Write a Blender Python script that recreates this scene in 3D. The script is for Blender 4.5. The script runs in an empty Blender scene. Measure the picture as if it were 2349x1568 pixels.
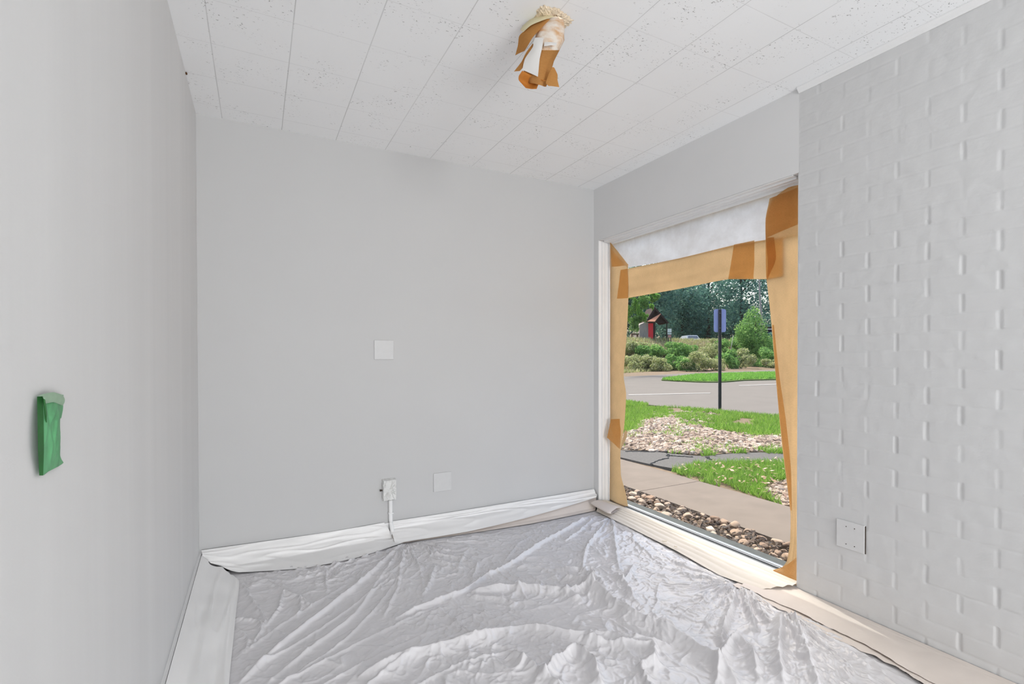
import bpy, math, random
import numpy as np
from mathutils import Matrix, Vector
rng = np.random.default_rng(7); random.seed(7)
C = bpy.context.scene.collection
# ------------------------------------------------------------------ camera (fitted to the ceiling grid and the wall edges)
F, CX, CY = 1127.13, 1180.7, 826.0
YAW, PITCH, ROLL = 0.48315, -0.009464, -0.0014527
C0 = np.array([0.29177, -3.23884, 1.20125])
H, W = 2.5438, 2.7174
TS, SX0, SY0 = 0.3048, 0.12477, 0.44885            # ceiling tile size and first seams
REAR = -12.
_r = np.array([math.cos(YAW), -math.sin(YAW), 0.])
FW = np.array([math.sin(YAW)*math.cos(PITCH), math.cos(YAW)*math.cos(PITCH), math.sin(PITCH)])
_u = np.cross(_r, FW)
RT = _r*math.cos(ROLL)+_u*math.sin(ROLL); UP = -_r*math.sin(ROLL)+_u*math.cos(ROLL)
def ray(x, y): return FW + RT*(x-CX)/F - UP*(y-CY)/F
def on(x, y, ax, v):                                # point where the sight line meets the plane axis=v
    d = ray(x, y); return C0 + (v-C0[ax])/d[ax]*d
def at(x, y, Z): return C0 + ray(x, y)*Z            # point at depth Z
def flo(x, y, z=0.): return on(x, y, 2, z)
def wr(x, y, off=0.): return on(x, y, 0, W+off)
def q_of(P):
    d = np.asarray(P, float)-C0; z = d@FW
    return (d@RT)/z, z
def zg(X, Y):                                       # terrain outside: flat yard, rising road, bank with a plateau
    X = np.asarray(X, float); Y = np.asarray(Y, float)
    dx, dy = X-C0[0], Y-C0[1]
    Z = np.maximum(dx*FW[0]+dy*FW[1], .1); q = np.clip((dx*RT[0]+dy*RT[1])/Z, -.2, 1.0)
    t = (q-.22)/.32
    zb = 36+10*t; hb = .05+.33*t
    h = np.where(Z < 12, -.12, -.12+(hb+.12)*np.clip((Z-12)/(zb-12), 0, 1))
    s = np.clip((Z-zb-.3)/8, 0, 1); s = s*s*(3-2*s)*.5+s*.5
    h = h+(2.75-hb)*s
    return h-.5*np.clip((Z-zb-8.5)/6, 0, 1)
def gpt(x, y):                                      # sight line meets the terrain
    d = ray(x, y); lo = 2.
    for t in np.arange(2, 110, .25):
        p = C0+d*t
        if p[2] < zg(p[0], p[1]):
            for _ in range(20):
                m = (lo+t)/2; p = C0+d*m
                if p[2] < zg(p[0], p[1]): t = m
                else: lo = m
            return p
        lo = t
    return C0+d*90
# ------------------------------------------------------------------ object helpers
WLOC = {}
def props(o, label=None, cat=None, group=None, kind=None):
    if label: o['label'] = label
    if cat: o['category'] = cat
    if group: o['group'] = group
    if kind: o['kind'] = kind
    return o
def thing(name, label, cat, loc, group=None):
    o = bpy.data.objects.new(name, None); o.empty_display_size = .05; C.objects.link(o)
    o.location = [float(a) for a in loc]; WLOC[o] = np.array(loc, float)
    return props(o, label, cat, group)
def mk(name, V, Fc, mat, parent=None, smooth=False, origin=None, mats=None, fmi=None):
    V = np.asarray(V, float)
    if parent is not None: org = WLOC[parent]
    elif origin is not None: org = np.array(origin, float)
    else:
        mn, mx = V.min(0), V.max(0); org = np.array([(mn[0]+mx[0])/2, (mn[1]+mx[1])/2, mn[2]])
    me = bpy.data.meshes.new(name)
    me.from_pydata((V-org).tolist(), [], [tuple(int(i) for i in f) for f in Fc])
    for m in (mats or [mat]): me.materials.append(m)
    if fmi is not None: me.polygons.foreach_set('material_index', np.asarray(fmi, dtype=np.int32))
    if smooth: me.polygons.foreach_set('use_smooth', np.ones(len(me.polygons), bool))
    me.update()
    o = bpy.data.objects.new(name, me); C.objects.link(o)
    if parent is not None: o.parent = parent
    else: o.location = org.tolist()
    WLOC[o] = org
    return o
def struct(name, V, Fc, mat, parent=None, **k):
    o = mk(name, V, Fc, mat, parent, origin=k.pop('origin', (0, 0, 0)) if parent is None else None, **k)
    if parent is None: o['kind'] = 'structure'
    return o
class MB:
    def __init__(s): s.v = []; s.f = []; s.n = 0; s.m = []
    def add(s, V, Fc, mi=0):
        V = np.asarray(V, float); s.v.append(V); s.f += [tuple(int(i)+s.n for i in f) for f in Fc]; s.m += [mi]*len(Fc); s.n += len(V); return s
    def box(s, x0, x1, y0, y1, z0, z1, mi=0):
        V = [(x, y, z) for x in (x0, x1) for y in (y0, y1) for z in (z0, z1)]
        return s.add(V, [(0, 1, 3, 2), (4, 6, 7, 5), (0, 4, 5, 1), (2, 3, 7, 6), (0, 2, 6, 4), (1, 5, 7, 3)], mi)
    def tube(s, pts, rad, n=8, cap=True, mi=0):
        pts = np.asarray(pts, float); k = len(pts)
        rad = np.full(k, rad) if np.isscalar(rad) else np.asarray(rad)
        V = []; 
        for i in range(k):
            t = pts[min(i+1, k-1)]-pts[max(i-1, 0)]; t = t/(np.linalg.norm(t)+1e-9)
            a = np.cross(t, (0, 0, 1) if abs(t[2]) < .9 else (1, 0, 0)); a /= np.linalg.norm(a); b = np.cross(t, a)
            for j in range(n):
                w = 2*math.pi*j/n; V.append(pts[i]+rad[i]*(math.cos(w)*a+math.sin(w)*b))
        Fc = [(i*n+j, i*n+(j+1) % n, (i+1)*n+(j+1) % n, (i+1)*n+j) for i in range(k-1) for j in range(n)]
        if cap: Fc += [tuple(range(n))[::-1], tuple((k-1)*n+j for j in range(n))]
        return s.add(V, Fc, mi)
    def build(s, name, mat, parent=None, smooth=False, bevel=0, **k):
        o = mk(name, np.concatenate(s.v), s.f, mat, parent, smooth, **k)
        if bevel:
            b = o.modifiers.new('b', 'BEVEL'); b.width = bevel; b.segments = 2; b.limit_method = 'ANGLE'
        return o
def grid_faces(nu, nv):
    i = np.arange(nu-1)[:, None]*nv+np.arange(nv-1)[None, :]
    i = i.ravel(); return np.stack([i, i+nv, i+nv+1, i+1], 1).tolist()
def resample(pts, n):
    pts = np.asarray(pts, float)
    if len(pts) > 2:                                # Catmull-Rom densify keeps the edge flowing
        P = np.vstack([2*pts[0]-pts[1], pts, 2*pts[-1]-pts[-2]]); out = []
        for i in range(1, len(P)-2):
            for t in np.linspace(0, 1, 9)[:-1]:
                a, b, c, d = P[i-1], P[i], P[i+1], P[i+2]
                sm = .5*((2*b)+(c-a)*t+(2*a-5*b+4*c-d)*t*t+(3*b-a-3*c+d)*t**3)
                out.append(.45*sm+.55*(b+(c-b)*t))
        pts = np.array(out+[pts[-1]])
    s = np.r_[0, np.cumsum(np.linalg.norm(np.diff(pts, axis=0), axis=1))]
    q = np.linspace(0, s[-1], n)
    return np.stack([np.interp(q, s, pts[:, k]) for k in range(3)], 1)
def ribbon(A, B, n=60, m=14, bump=None):
    A = resample(A, n); B = resample(B, n); t = np.linspace(0, 1, m)
    V = A[:, None, :]*(1-t)[None, :, None]+B[:, None, :]*t[None, :, None]
    if bump is not None:
        U, T_ = np.meshgrid(np.linspace(0, 1, n), t, indexing='ij'); V = V+bump(U, T_, V)
    return V.reshape(-1, 3), grid_faces(n, m)
def perlin(x, y, seed=0):
    r = np.random.default_rng(seed); G = r.uniform(0, 2*math.pi, (256, 256)); gx, gy = np.cos(G), np.sin(G)
    xi = np.floor(x).astype(int); yi = np.floor(y).astype(int); xf = x-xi; yf = y-yi
    def g(i, j):
        a = (xi+i) % 256; b = (yi+j) % 256; return gx[a, b]*(xf-i)+gy[a, b]*(yf-j)
    u = xf**3*(xf*(xf*6-15)+10); v = yf**3*(yf*(yf*6-15)+10)
    return 1.4*((g(0, 0)*(1-u)+g(1, 0)*u)*(1-v)+(g(0, 1)*(1-u)+g(1, 1)*u)*v)
# ------------------------------------------------------------------ materials
def s2l(c):
    return tuple((a/255/12.92 if a/255 <= .04045 else ((a/255+.055)/1.055)**2.4) for a in c)+(1,)
class NT:
    def __init__(s, name):
        s.m = bpy.data.materials.new(name); s.m.use_nodes = True; s.t = s.m.node_tree; s.t.nodes.clear()
        s.out = s.t.nodes.new('ShaderNodeOutputMaterial')
    def n(s, typ, **k):
        nd = s.t.nodes.new(typ)
        ins = k.pop('ins', {})
        for a, b in k.items(): setattr(nd, a, b)
        for a, b in ins.items(): s.set(nd.inputs[a], b)
        return nd
    def set(s, sock, b):
        if isinstance(b, bpy.types.NodeSocket): s.t.links.new(b, sock)
        else: sock.default_value = b
    def math(s, op, a, b=0., c=0.): return s.n('ShaderNodeMath', operation=op, ins={0: a, 1: b, 2: c}).outputs[0]
    def mix(s, f, a, b): return s.n('ShaderNodeMix', data_type='RGBA', ins={0: f, 6: a, 7: b}).outputs[2]
    def rng(s, v, a, b, c=0., d=1.): return s.n('ShaderNodeMapRange', ins={0: v, 1: a, 2: b, 3: c, 4: d}).outputs[0]
    def coord(s, scale=(1, 1, 1)):
        c = s.n('ShaderNodeTexCoord').outputs['Object']
        return c if scale == (1, 1, 1) else s.n('ShaderNodeMapping', ins={0: c, 3: scale}).outputs[0]
    def noise(s, vec, scale, detail=3., rough=.55): return s.n('ShaderNodeTexNoise', ins={'Vector': vec, 'Scale': scale, 'Detail': detail, 'Roughness': rough}).outputs[0]
    def bump(s, h, st, dist=.01): return s.n('ShaderNodeBump', ins={'Height': h, 'Strength': st, 'Distance': dist}).outputs[0]
    def pbr(s, col, rough=.6, normal=None, spec=.3, metal=0.):
        p = s.n('ShaderNodeBsdfPrincipled', ins={'Base Color': col, 'Roughness': rough, 'Specular IOR Level': spec, 'Metallic': metal})
        if normal is not None: s.set(p.inputs['Normal'], normal)
        return p.outputs[0]
    def end(s, sh): s.t.links.new(sh, s.out.inputs[0]); return s.m
def simple(name, rgb, rough=.6, var=.08, scale=20., bump=0., spec=.3, metal=0., stretch=(1, 1, 1)):
    t = NT(name); c = t.coord(stretch); nz = t.noise(c, scale)
    a = s2l(rgb); lo = tuple(x*(1-var) for x in a[:3])+(1,); hi = tuple(min(1, x*(1+var)) for x in a[:3])+(1,)
    nm = t.bump(nz, bump, .004) if bump else None
    return t.end(t.pbr(t.mix(t.rng(nz, .3, .7), lo, hi), rough, nm, spec, metal))
def wall_paint(name, rgb, stretch, bumpst, var=.015, scale=5.):
    t = NT(name); c = t.coord(stretch); nz = t.noise(c, scale, 4.)
    fine = t.noise(t.coord(), 180., 2.)
    a = s2l(rgb); lo = tuple(x*(1-var) for x in a[:3])+(1,); hi = tuple(min(1, x*(1+var)) for x in a[:3])+(1,)
    nm = t.bump(t.math('ADD', nz, t.math('MULTIPLY', fine, .05)), bumpst, .02)
    return t.end(t.pbr(t.mix(t.rng(nz, .3, .7), lo, hi), .62, nm, .25))
M = {}
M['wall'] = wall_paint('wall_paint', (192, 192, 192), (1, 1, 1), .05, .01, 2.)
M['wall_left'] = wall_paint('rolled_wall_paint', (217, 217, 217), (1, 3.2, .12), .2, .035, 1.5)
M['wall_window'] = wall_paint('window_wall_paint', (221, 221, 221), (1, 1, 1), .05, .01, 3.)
M['brick'] = wall_paint('painted_brick', (207, 207, 207), (1, 1, 1), .12, .012, 14.)
M['trim'] = simple('white_trim_paint', (232, 232, 232), .45, .02, 8., .05)
M['floor'] = simple('dark_floor', (58, 54, 50), .7, .2, 12., .1)
M['alu'] = simple('brushed_aluminium', (150, 154, 158), .5, .06, 30., .05, .5, .8, (1, .05, 1))
M['gasket'] = simple('black_gasket', (40, 42, 44), .6)
def ceiling_mat():
    t = NT('fissured_ceiling_tile'); co = t.coord(); sp = t.n('ShaderNodeSeparateXYZ', ins={0: co})
    def seam(sock, off, w0, w1):
        d = t.math('PINGPONG', t.math('ADD', sock, off), TS/2); return t.rng(d, w0, w1, 1., 0.)
    jit = t.math('MULTIPLY', t.math('SUBTRACT', t.noise(co, 3., 3.), .5), .004)
    sx = seam(t.math('ADD', sp.outputs[0], jit), -SX0, .0008, .0028); sy = seam(t.math('ADD', sp.outputs[1], jit), SY0, .0004, .0022)
    brk = t.rng(t.noise(co, 2.2, 2.), .35, .6, .45, 1.)
    lines = t.math('MAXIMUM', t.math('MULTIPLY', sx, t.math('MULTIPLY', brk, .40)), t.math('MULTIPLY', sy, t.math('MULTIPLY', brk, .22)))
    mask = t.rng(t.noise(co, 5., 2.), .45, .62, 0., 1.)
    near = t.rng(sp.outputs[1], -2.2, -.1, .19, 0.)     # fissures were sprayed over more near the far wall
    f1 = t.rng(t.noise(t.coord((42, 115, 1)), 1., 3., .6), .655, .70); f2 = t.rng(t.noise(t.coord((95, 120, 1)), 1., 1., .4), .70, .735)
    speck = t.math('MULTIPLY', t.math('MAXIMUM', t.math('MULTIPLY', f1, .55), f2), t.math('MULTIPLY', mask, t.math('ADD', near, .55)))
    speck = t.math('MINIMUM', speck, .55)
    base = t.mix(t.rng(t.noise(co, 1.3, 2.), .3, .7), s2l((244, 245, 246)), s2l((248, 249, 250)))
    c1 = t.mix(lines, base, s2l((95, 93, 90))); c2 = t.mix(speck, c1, s2l((70, 62, 54)))
    h = t.math('SUBTRACT', t.math('MULTIPLY', t.noise(co, 60., 3.), .25), t.math('ADD', lines, speck))
    return t.end(t.pbr(c2, .85, t.bump(h, .25, .003), .1))
M['ceiling'] = ceiling_mat()
def film(name, rgb, rough, bump=.12, var=.04, spec=.5, tr=.25):
    t = NT(name); co = t.coord(); nz = t.noise(co, 4., 4.); fine = t.noise(co, 70., 4.)
    a = s2l(rgb); lo = tuple(x*(1-var) for x in a[:3])+(1,); hi = tuple(min(1, x*(1+var)) for x in a[:3])+(1,)
    col = t.mix(t.rng(nz, .3, .7), lo, hi); nm = t.bump(fine, bump, .004)
    return t.end(t.pbr(col, t.rng(nz, .3, .7, rough*.85, rough*1.15), nm, spec))
M['sheet'] = film('milky_plastic_sheet', (213, 211, 213), .24, .16, .03, .6)
M['film'] = film('white_masking_film', (233, 232, 231), .42, .05, .02, .4)
M['beigepaper'] = film('oversprayed_masking_paper', (222, 212, 204), .7, .08, .05, .2)
M['sillpaper'] = film('pale_sill_paper', (225, 217, 206), .65, .05, .05, .2)
M['gapedge'] = simple('dark_paper_edge', (40, 34, 30), .9)
def paper(name, rgb, trgb, wt, scale=90., fiber=(1, 1, 6)):
    t = NT(name); co = t.coord(fiber); nz = t.noise(co, scale, 4., .7); big = t.noise(t.coord(), 7., 3.)
    f = t.rng(t.math('ADD', t.math('MULTIPLY', nz, .6), t.math('MULTIPLY', big, .4)), .35, .65)
    def pair(c):
        a = s2l(c); return t.mix(f, tuple(x*.86 for x in a[:3])+(1,), tuple(min(1, x*1.1) for x in a[:3])+(1,))
    nm = t.bump(nz, .1, .003)
    d = t.n('ShaderNodeBsdfDiffuse', ins={'Color': pair(rgb), 'Normal': nm}).outputs[0]
    tr = t.n('ShaderNodeBsdfTranslucent', ins={'Color': pair(trgb)}).outputs[0]
    return t.end(t.n('ShaderNodeMixShader', ins={0: wt, 1: d, 2: tr}).outputs[0])
M['kraft'] = paper('kraft_masking_paper', (184, 140, 98), (238, 200, 148), .80)
M['kraftlamp'] = paper('brown_wrapping_paper', (176, 130, 78), (230, 165, 90), .35)
M['kraftinside'] = simple('inner_brown_paper', (168, 104, 38), .8, .15, 25.)
M['whitesheet'] = paper('white_backlit_film', (224, 224, 226), (252, 248, 244), .62, 8., (1, 1, 1))
M['whitewrap'] = film('white_oversprayed_paper', (192, 190, 187), .6, .05, .05, .3)
def oversprayed():
    t = NT('half_sprayed_brown_paper'); co = t.coord(); nz = t.noise(t.coord((14, 14, 30)), 1., 4.)
    col = t.mix(t.rng(nz, .36, .56), s2l((186, 148, 110)), s2l((204, 196, 186)))
    return t.end(t.pbr(col, .6, t.bump(nz, .3, .01), .3))
M['sprayed'] = oversprayed()
M['torn'] = simple('torn_tile_plaster', (226, 210, 186), .95, .28, 120., .8)
M['tape'] = simple('green_masking_tape', (92, 158, 110), .55, .22, 45., .35, .35, 0., (1, 1, .35))
M['tapedark'] = simple('dark_green_tape', (40, 92, 46), .55, .12, 60., .1)
M['tapepale'] = simple('oversprayed_green_tape', (150, 178, 152), .6, .12, 30., .1)
M['plate'] = simple('painted_cover_plate', (213, 213, 213), .45, .02, 30., .02)
M['plateback'] = simple('cover_plate_in_wall_paint', (199, 199, 199), .4, .02, 30., .02)
M['dark'] = simple('dark_speck', (70, 62, 55), .8)
M['brown'] = simple('brown_speck', (92, 60, 30), .8)
M['wrapfilm'] = film('crumpled_masking_plastic', (214, 214, 212), .28, .3, .05, .6)
M['cream'] = film('cream_oversprayed_paper', (206, 197, 164), .6, .08, .08, .3)
M['chip'] = simple('cream_paint_flake', (222, 208, 184), .7, .08, 40.)
# outside
M['dirt'] = simple('yard_soil', (120, 104, 86), .95, .3, 9., .5)
M['concrete'] = simple('sidewalk_concrete', (124, 114, 105), .9, .07, 5., .1, .2)
M['road'] = simple('worn_road_asphalt', (116, 111, 106), .9, .05, 1.2, .05, .2, 0., (1, 1, 1))
M['asphalt'] = simple('cracked_grey_asphalt', (100, 98, 96), .95, .2, 45., .4, .2)
M['ledge'] = simple('grey_footing_concrete', (84, 88, 88), .9, .15, 20., .2)
M['soilgrass'] = simple('grass_soil', (92, 112, 58), .95, .3, 14., .4)
M['markwhite'] = simple('road_paint', (150, 147, 143), .8, .1, 15.)
def leafmat(name, rgbs, trans=.35):
    t = NT(name); rnd = t.n('ShaderNodeNewGeometry').outputs['Random Per Island']
    cr = t.n('ShaderNodeValToRGB', ins={0: rnd}); el = cr.color_ramp.elements
    el[0].color = s2l(rgbs[0]); el[1].color = s2l(rgbs[-1])
    for i, c in enumerate(rgbs[1:-1]): el.new((i+1)/(len(rgbs)-1)).color = s2l(c)
    col = cr.outputs[0]
    d = t.n('ShaderNodeBsdfPrincipled', ins={'Base Color': col, 'Roughness': .6, 'Specular IOR Level': .25}).outputs[0]
    tr = t.n('ShaderNodeBsdfTranslucent', ins={'Color': col}).outputs[0]
    return t.end(t.n('ShaderNodeMixShader', ins={0: trans, 1: d, 2: tr}).outputs[0])
M['leafdark'] = leafmat('dark_tree_leaves', [(62, 98, 94), (112, 154, 140), (86, 130, 122), (130, 170, 144)], .45)
M['leafmid'] = leafmat('mid_green_leaves', [(62, 100, 58), (150, 194, 108), (110, 158, 86), (172, 208, 124), (92, 140, 78)], .45)
M['leafbright'] = leafmat('bright_leaves', [(124, 176, 76), (148, 196, 92), (112, 162, 74)], .45)
M['leafolive'] = leafmat('olive_brush_leaves', [(108, 124, 82), (196, 200, 142), (146, 168, 104), (220, 214, 178), (120, 140, 92)], .45)
M['grass'] = leafmat('lawn_blades', [(100, 146, 50), (132, 176, 68), (156, 190, 92), (126, 156, 74)], .45)
M['drygrass'] = leafmat('dry_weeds', [(182, 172, 124), (164, 166, 108), (204, 192, 150)], .35)
M['bark'] = simple('tree_bark', (78, 70, 62), .95, .25, 20., .5)
M['palebark'] = simple('pale_bare_trunk', (176, 172, 168), .9, .15, 8., .3)
def stonemat(name, rgbs):
    t = NT(name); r = t.n('ShaderNodeObjectInfo').outputs['Random']; isl = t.n('ShaderNodeNewGeometry').outputs['Random Per Island']
    f = t.math('FRACT', t.math('ADD', r, isl)); cr = t.n('ShaderNodeValToRGB', ins={0: f}); el = cr.color_ramp.elements
    el[0].color = s2l(rgbs[0]); el[1].color = s2l(rgbs[-1])
    for i, c in enumerate(rgbs[1:-1]): el.new((i+1)/(len(rgbs)-1)).color = s2l(c)
    nz = t.noise(t.coord(), 40., 4.)
    return t.end(t.pbr(t.mix(t.rng(nz, .35, .65, 0., .35), cr.outputs[0], s2l((120, 100, 84))), .9, t.bump(nz, .4, .005), .2))
M['stone'] = stonemat('rubble_stone', [(206, 184, 164), (168, 142, 122), (222, 206, 188), (150, 128, 112), (190, 168, 148)])
M['gravel'] = stonemat('pale_gravel', [(188, 172, 158), (160, 142, 126), (214, 200, 186), (140, 122, 106), (176, 156, 140)])
M['litter'] = leafmat('dark_leaf_litter', [(62, 52, 46), (92, 76, 64), (48, 42, 40), (120, 98, 80)], .1)
M['petal'] = leafmat('dry_fallen_leaves', [(206, 170, 156), (188, 158, 128), (220, 196, 180)], .3)
M['signback'] = simple('blue_grey_sign_back', (168, 180, 236), .5, .04, 8., 0., .4)
M['post'] = simple('dark_sign_post', (72, 72, 76), .55, .15, 25., .1, .4, .3)
M['boards'] = simple('grey_weathered_boards', (176, 166, 158), .9, .25, 5., .3, .2, 0., (8, 8, .3))
M['reddoor'] = simple('red_door_paint', (240, 62, 70), .6, .08, 8.)
M['roofbrown'] = simple('dark_brown_roofing', (66, 52, 50), .9, .2, 8., .3)
M['rooforange'] = simple('sunlit_tan_shingles', (196, 140, 112), .9, .15, 8., .3)
M['carpaint'] = simple('white_car_paint', (232, 236, 240), .3, .02, 3., 0., .5)
M['carglass'] = simple('dark_car_glass', (92, 104, 116), .15, .05, 3., 0., .6)
M['whiteboard'] = simple('white_sign_board', (236, 236, 238), .6, .02)
M['pinkboard'] = simple('pink_sign_board', (206, 150, 146), .6, .05)
M['wood'] = simple('brown_bench_wood', (116, 96, 82), .9, .2, 10., .2)
M['navy'] = simple('dark_blue_siding', (44, 52, 76), .7, .1)
M['tyre'] = simple('black_tyre', (30, 30, 32), .8)
def glassmat():
    t = NT('window_glass')
    tr = t.n('ShaderNodeBsdfTransparent', ins={'Color': (.95, .97, .965, 1)}).outputs[0]
    gl = t.n('ShaderNodeBsdfGlossy', ins={'Color': (1, 1, 1, 1), 'Roughness': .02}).outputs[0]
    fr = t.math('MULTIPLY_ADD', t.math('POWER', t.n('ShaderNodeLayerWeight', ins={0: .5}).outputs['Facing'], 5.), .35, .012)
    return t.end(t.n('ShaderNodeMixShader', ins={0: fr, 1: tr, 2: gl}).outputs[0])
M['glass'] = glassmat()

# ================================================================== THE ROOM
WY0, WY1, WZ0, WZ1 = -1.703, -.060, .022, 2.122      # window opening in the right wall
TH = .14
struct('floor', *(lambda b: (np.concatenate(b.v), b.f))(MB().box(-.12, W+TH, REAR-.12, .12, -.12, 0)), M['floor'])
struct('ceiling', *(lambda b: (np.concatenate(b.v), b.f))(MB().box(-.12, W+TH, REAR-.12, .12, H, H+.12)), M['ceiling'])
ceil_o = bpy.data.objects['ceiling']
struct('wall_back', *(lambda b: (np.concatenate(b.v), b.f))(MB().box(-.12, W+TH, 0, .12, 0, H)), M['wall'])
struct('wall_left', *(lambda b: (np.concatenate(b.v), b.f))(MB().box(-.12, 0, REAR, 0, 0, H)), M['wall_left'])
struct('wall_rear', *(lambda b: (np.concatenate(b.v), b.f))(MB().box(0, W, REAR-.12, REAR, 0, H)), M['wall'])
BR0 = -5.2
b = MB(); b.box(W, W+TH, WY0, 0, WZ1, H); b.box(W, W+TH, WY1, 0, 0, WZ1); b.box(W, W+TH, WY0, WY1, 0, WZ0)
b.box(W+.012, W+TH, BR0, WY0, 0, H); b.box(W, W+TH, REAR, BR0, 0, H)
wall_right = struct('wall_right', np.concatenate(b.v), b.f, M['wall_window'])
# painted brick: relief of the real courses (221 x 73 mm), joints partly filled with paint
ny, nz = 820, 600
yy = np.linspace(WY0, BR0, ny); zz = np.linspace(.0, H-.022, nz); YY, ZZ = np.meshgrid(yy, zz, indexing='ij')
CH, CL, Z00 = .0735, .2215, 1.367
wob = .0022*perlin(YY*5, ZZ*5, 3); wob2 = .002*perlin(YY*7, ZZ*7, 4)
cz = (ZZ+wob-Z00)/CH; row = np.floor(cz).astype(int); fz = (cz-row)*CH; dz = np.minimum(fz, CH-fz)
ja = np.round(cz).astype(int)
off = np.where(row % 2 == 0, -1.912, -1.80); cyy = (-(YY+wob2)+off)/CL; fy = (cyy-np.floor(cyy))*CL; dyj = np.minimum(fy, CL-fy); jy = np.round(cyy).astype(int)
hsh = np.random.default_rng(11).random((512, 512))
hv = hsh[(row*7+64) % 512, (jy*13+80) % 512]; hh = hsh[(ja*5+30) % 512, (np.floor(cyy/1.0).astype(int)*3+200) % 512]
dv = np.where(ZZ > 1.75, .5, 1.)*(.0010+.0026*hv)
dh = .0005+.0010*hh**2*np.where((ZZ > 1.95) | (ZZ < .35), 1.25, .8)
def gro(d, w): return 1/(1+np.exp((d-w)/.0011))
rel = np.maximum(dv*gro(dyj, .0062), dh*gro(dz, .0048))
tilt = hsh[(row*3+9) % 512, (np.floor(cyy).astype(int)*11+300) % 512]-.5
rel = rel+tilt*.0012*(1-np.maximum(gro(dyj, .0062), gro(dz, .0048)))+.0007*perlin(YY*22, ZZ*22, 5)
rel[0, :] = 0.
Vb = np.stack([W+np.maximum(rel, -.001), YY, ZZ], -1).reshape(-1, 3)
mk('brick_facing', Vb, [f[::-1] for f in grid_faces(ny, nz)], M['brick'], wall_right, True)
# trims
b = MB()
prof = [(0, H-.026), (-.004, H-.026), (-.010, H-.018), (-.018, H-.010), (-.022, H-.004), (-.022, H-.0005), (0, H-.0005)]
V = [(W+a, y, z) for y in (WY0+.0, REAR+.001) for a, z in prof]; n = len(prof)
b.add(V, [(j, j+1, n+j+1, n+j) for j in range(n-1)]+[tuple(range(n)), tuple(range(n, 2*n))[::-1]])
struct('trim_1', np.concatenate(b.v), b.f, M['trim'])
b = MB(); b.box(.0, W-.001, -.014, -.0005, .001, .108); struct('baseboard_back', np.concatenate(b.v), b.f, M['trim'])
b = MB(); b.box(.0005, .014, REAR+.01, -.015, .001, .108); struct('baseboard_left', np.concatenate(b.v), b.f, M['trim'])
# window: painted jamb mouldings, head, aluminium sill track, pane
win = props(thing('window_1', None, None, (W+.09, (WY0+WY1)/2, WZ0)), kind='structure')
def jamb(y0, sgn):
    b = MB()
    for x0, x1, t in ((W+.0005, W+.03, .004), (W+.03, W+.055, .012), (W+.055, W+.085, .016), (W+.085, W+.13, .030)):
        a, c = sorted((y0, y0+sgn*t)); b.box(x0, x1, a, c, WZ0+.001, WZ1-.001)
    return b
jamb(WY1-.0005, -1).build('jamb', M['trim'], win, bevel=.003)
jamb(WY1*0+WY0+.0005, 1).build('jamb', M['trim'], win, bevel=.003)
b = MB()
for x0, x1, t in ((W+.0005, W+.03, .006), (W+.03, W+.055, .016), (W+.055, W+.085, .020), (W+.085, W+.13, .034)): b.box(x0, x1, WY0+.032, WY1-.032, WZ1-t, WZ1-.0005)
b.build('head_moulding', M['trim'], win, bevel=.003)
b = MB(); b.box(W+.07, W+.092, WY0+.032, WY1-.032, WZ0+.0005, WZ0+.012); b.box(W+.092, W+.100, WY0+.032, WY1-.032, WZ0+.0005, WZ0+.022); b.box(W+.112, W+.136, WY0+.032, WY1-.032, WZ0+.0005, WZ0+.020)
b.build('sill_track', M['alu'], win, bevel=.002)
b = MB(); b.box(W+.1003, W+.1025, WY0+.032, WY1-.032, WZ0+.0005, WZ0+.020); b.build('gasket', M['gasket'], win)
b = MB(); b.box(W+.103, W+.109, WY0+.032, WY1-.032, WZ0+.003, WZ1-.036); b.build('glass_pane', M['glass'], win)
# torn patch in the ceiling tile round the wrapped lamp
px = [(1228, 42), (1236, 20), (1248, 12), (1262, 17), (1280, 19), (1290, 28), (1300, 34), (1312, 46), (1306, 55), (1296, 62), (1280, 66), (1255, 62), (1240, 60), (1230, 55)]
ring = np.array([on(1268+(x-1268)*1.06, 40+(y-40)*1.05, 2, H) for x, y in px]); cen = ring.mean(0); V = [cen+np.array([0, 0, -.012])]; Fc = []
nr = 7; m = 56
rr = np.vstack([ring, ring[:1]]); ss = np.linspace(0, len(ring), m, endpoint=False)
for k in range(1, nr+1):
    for s in ss:
        i = int(s); p = rr[i]*(1-(s-i))+rr[i+1]*(s-i); t = k/nr
        e = 1+.06*math.sin(s*9.1+k)*(t > .8)
        q = cen+(p-cen)*t*e; q[2] = H-.0006-.010*(1-t)**.6*(.6+.8*random.random())*(t < 1); V.append(q)
for j in range(m): Fc.append((0, 1+(j+1) % m, 1+j))
for k in range(nr-1):
    for j in range(m): a = 1+k*m; Fc.append((a+j, a+(j+1) % m, a+m+(j+1) % m, a+m+j))
mk('torn_patch', V, Fc, M['torn'], ceil_o)

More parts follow.
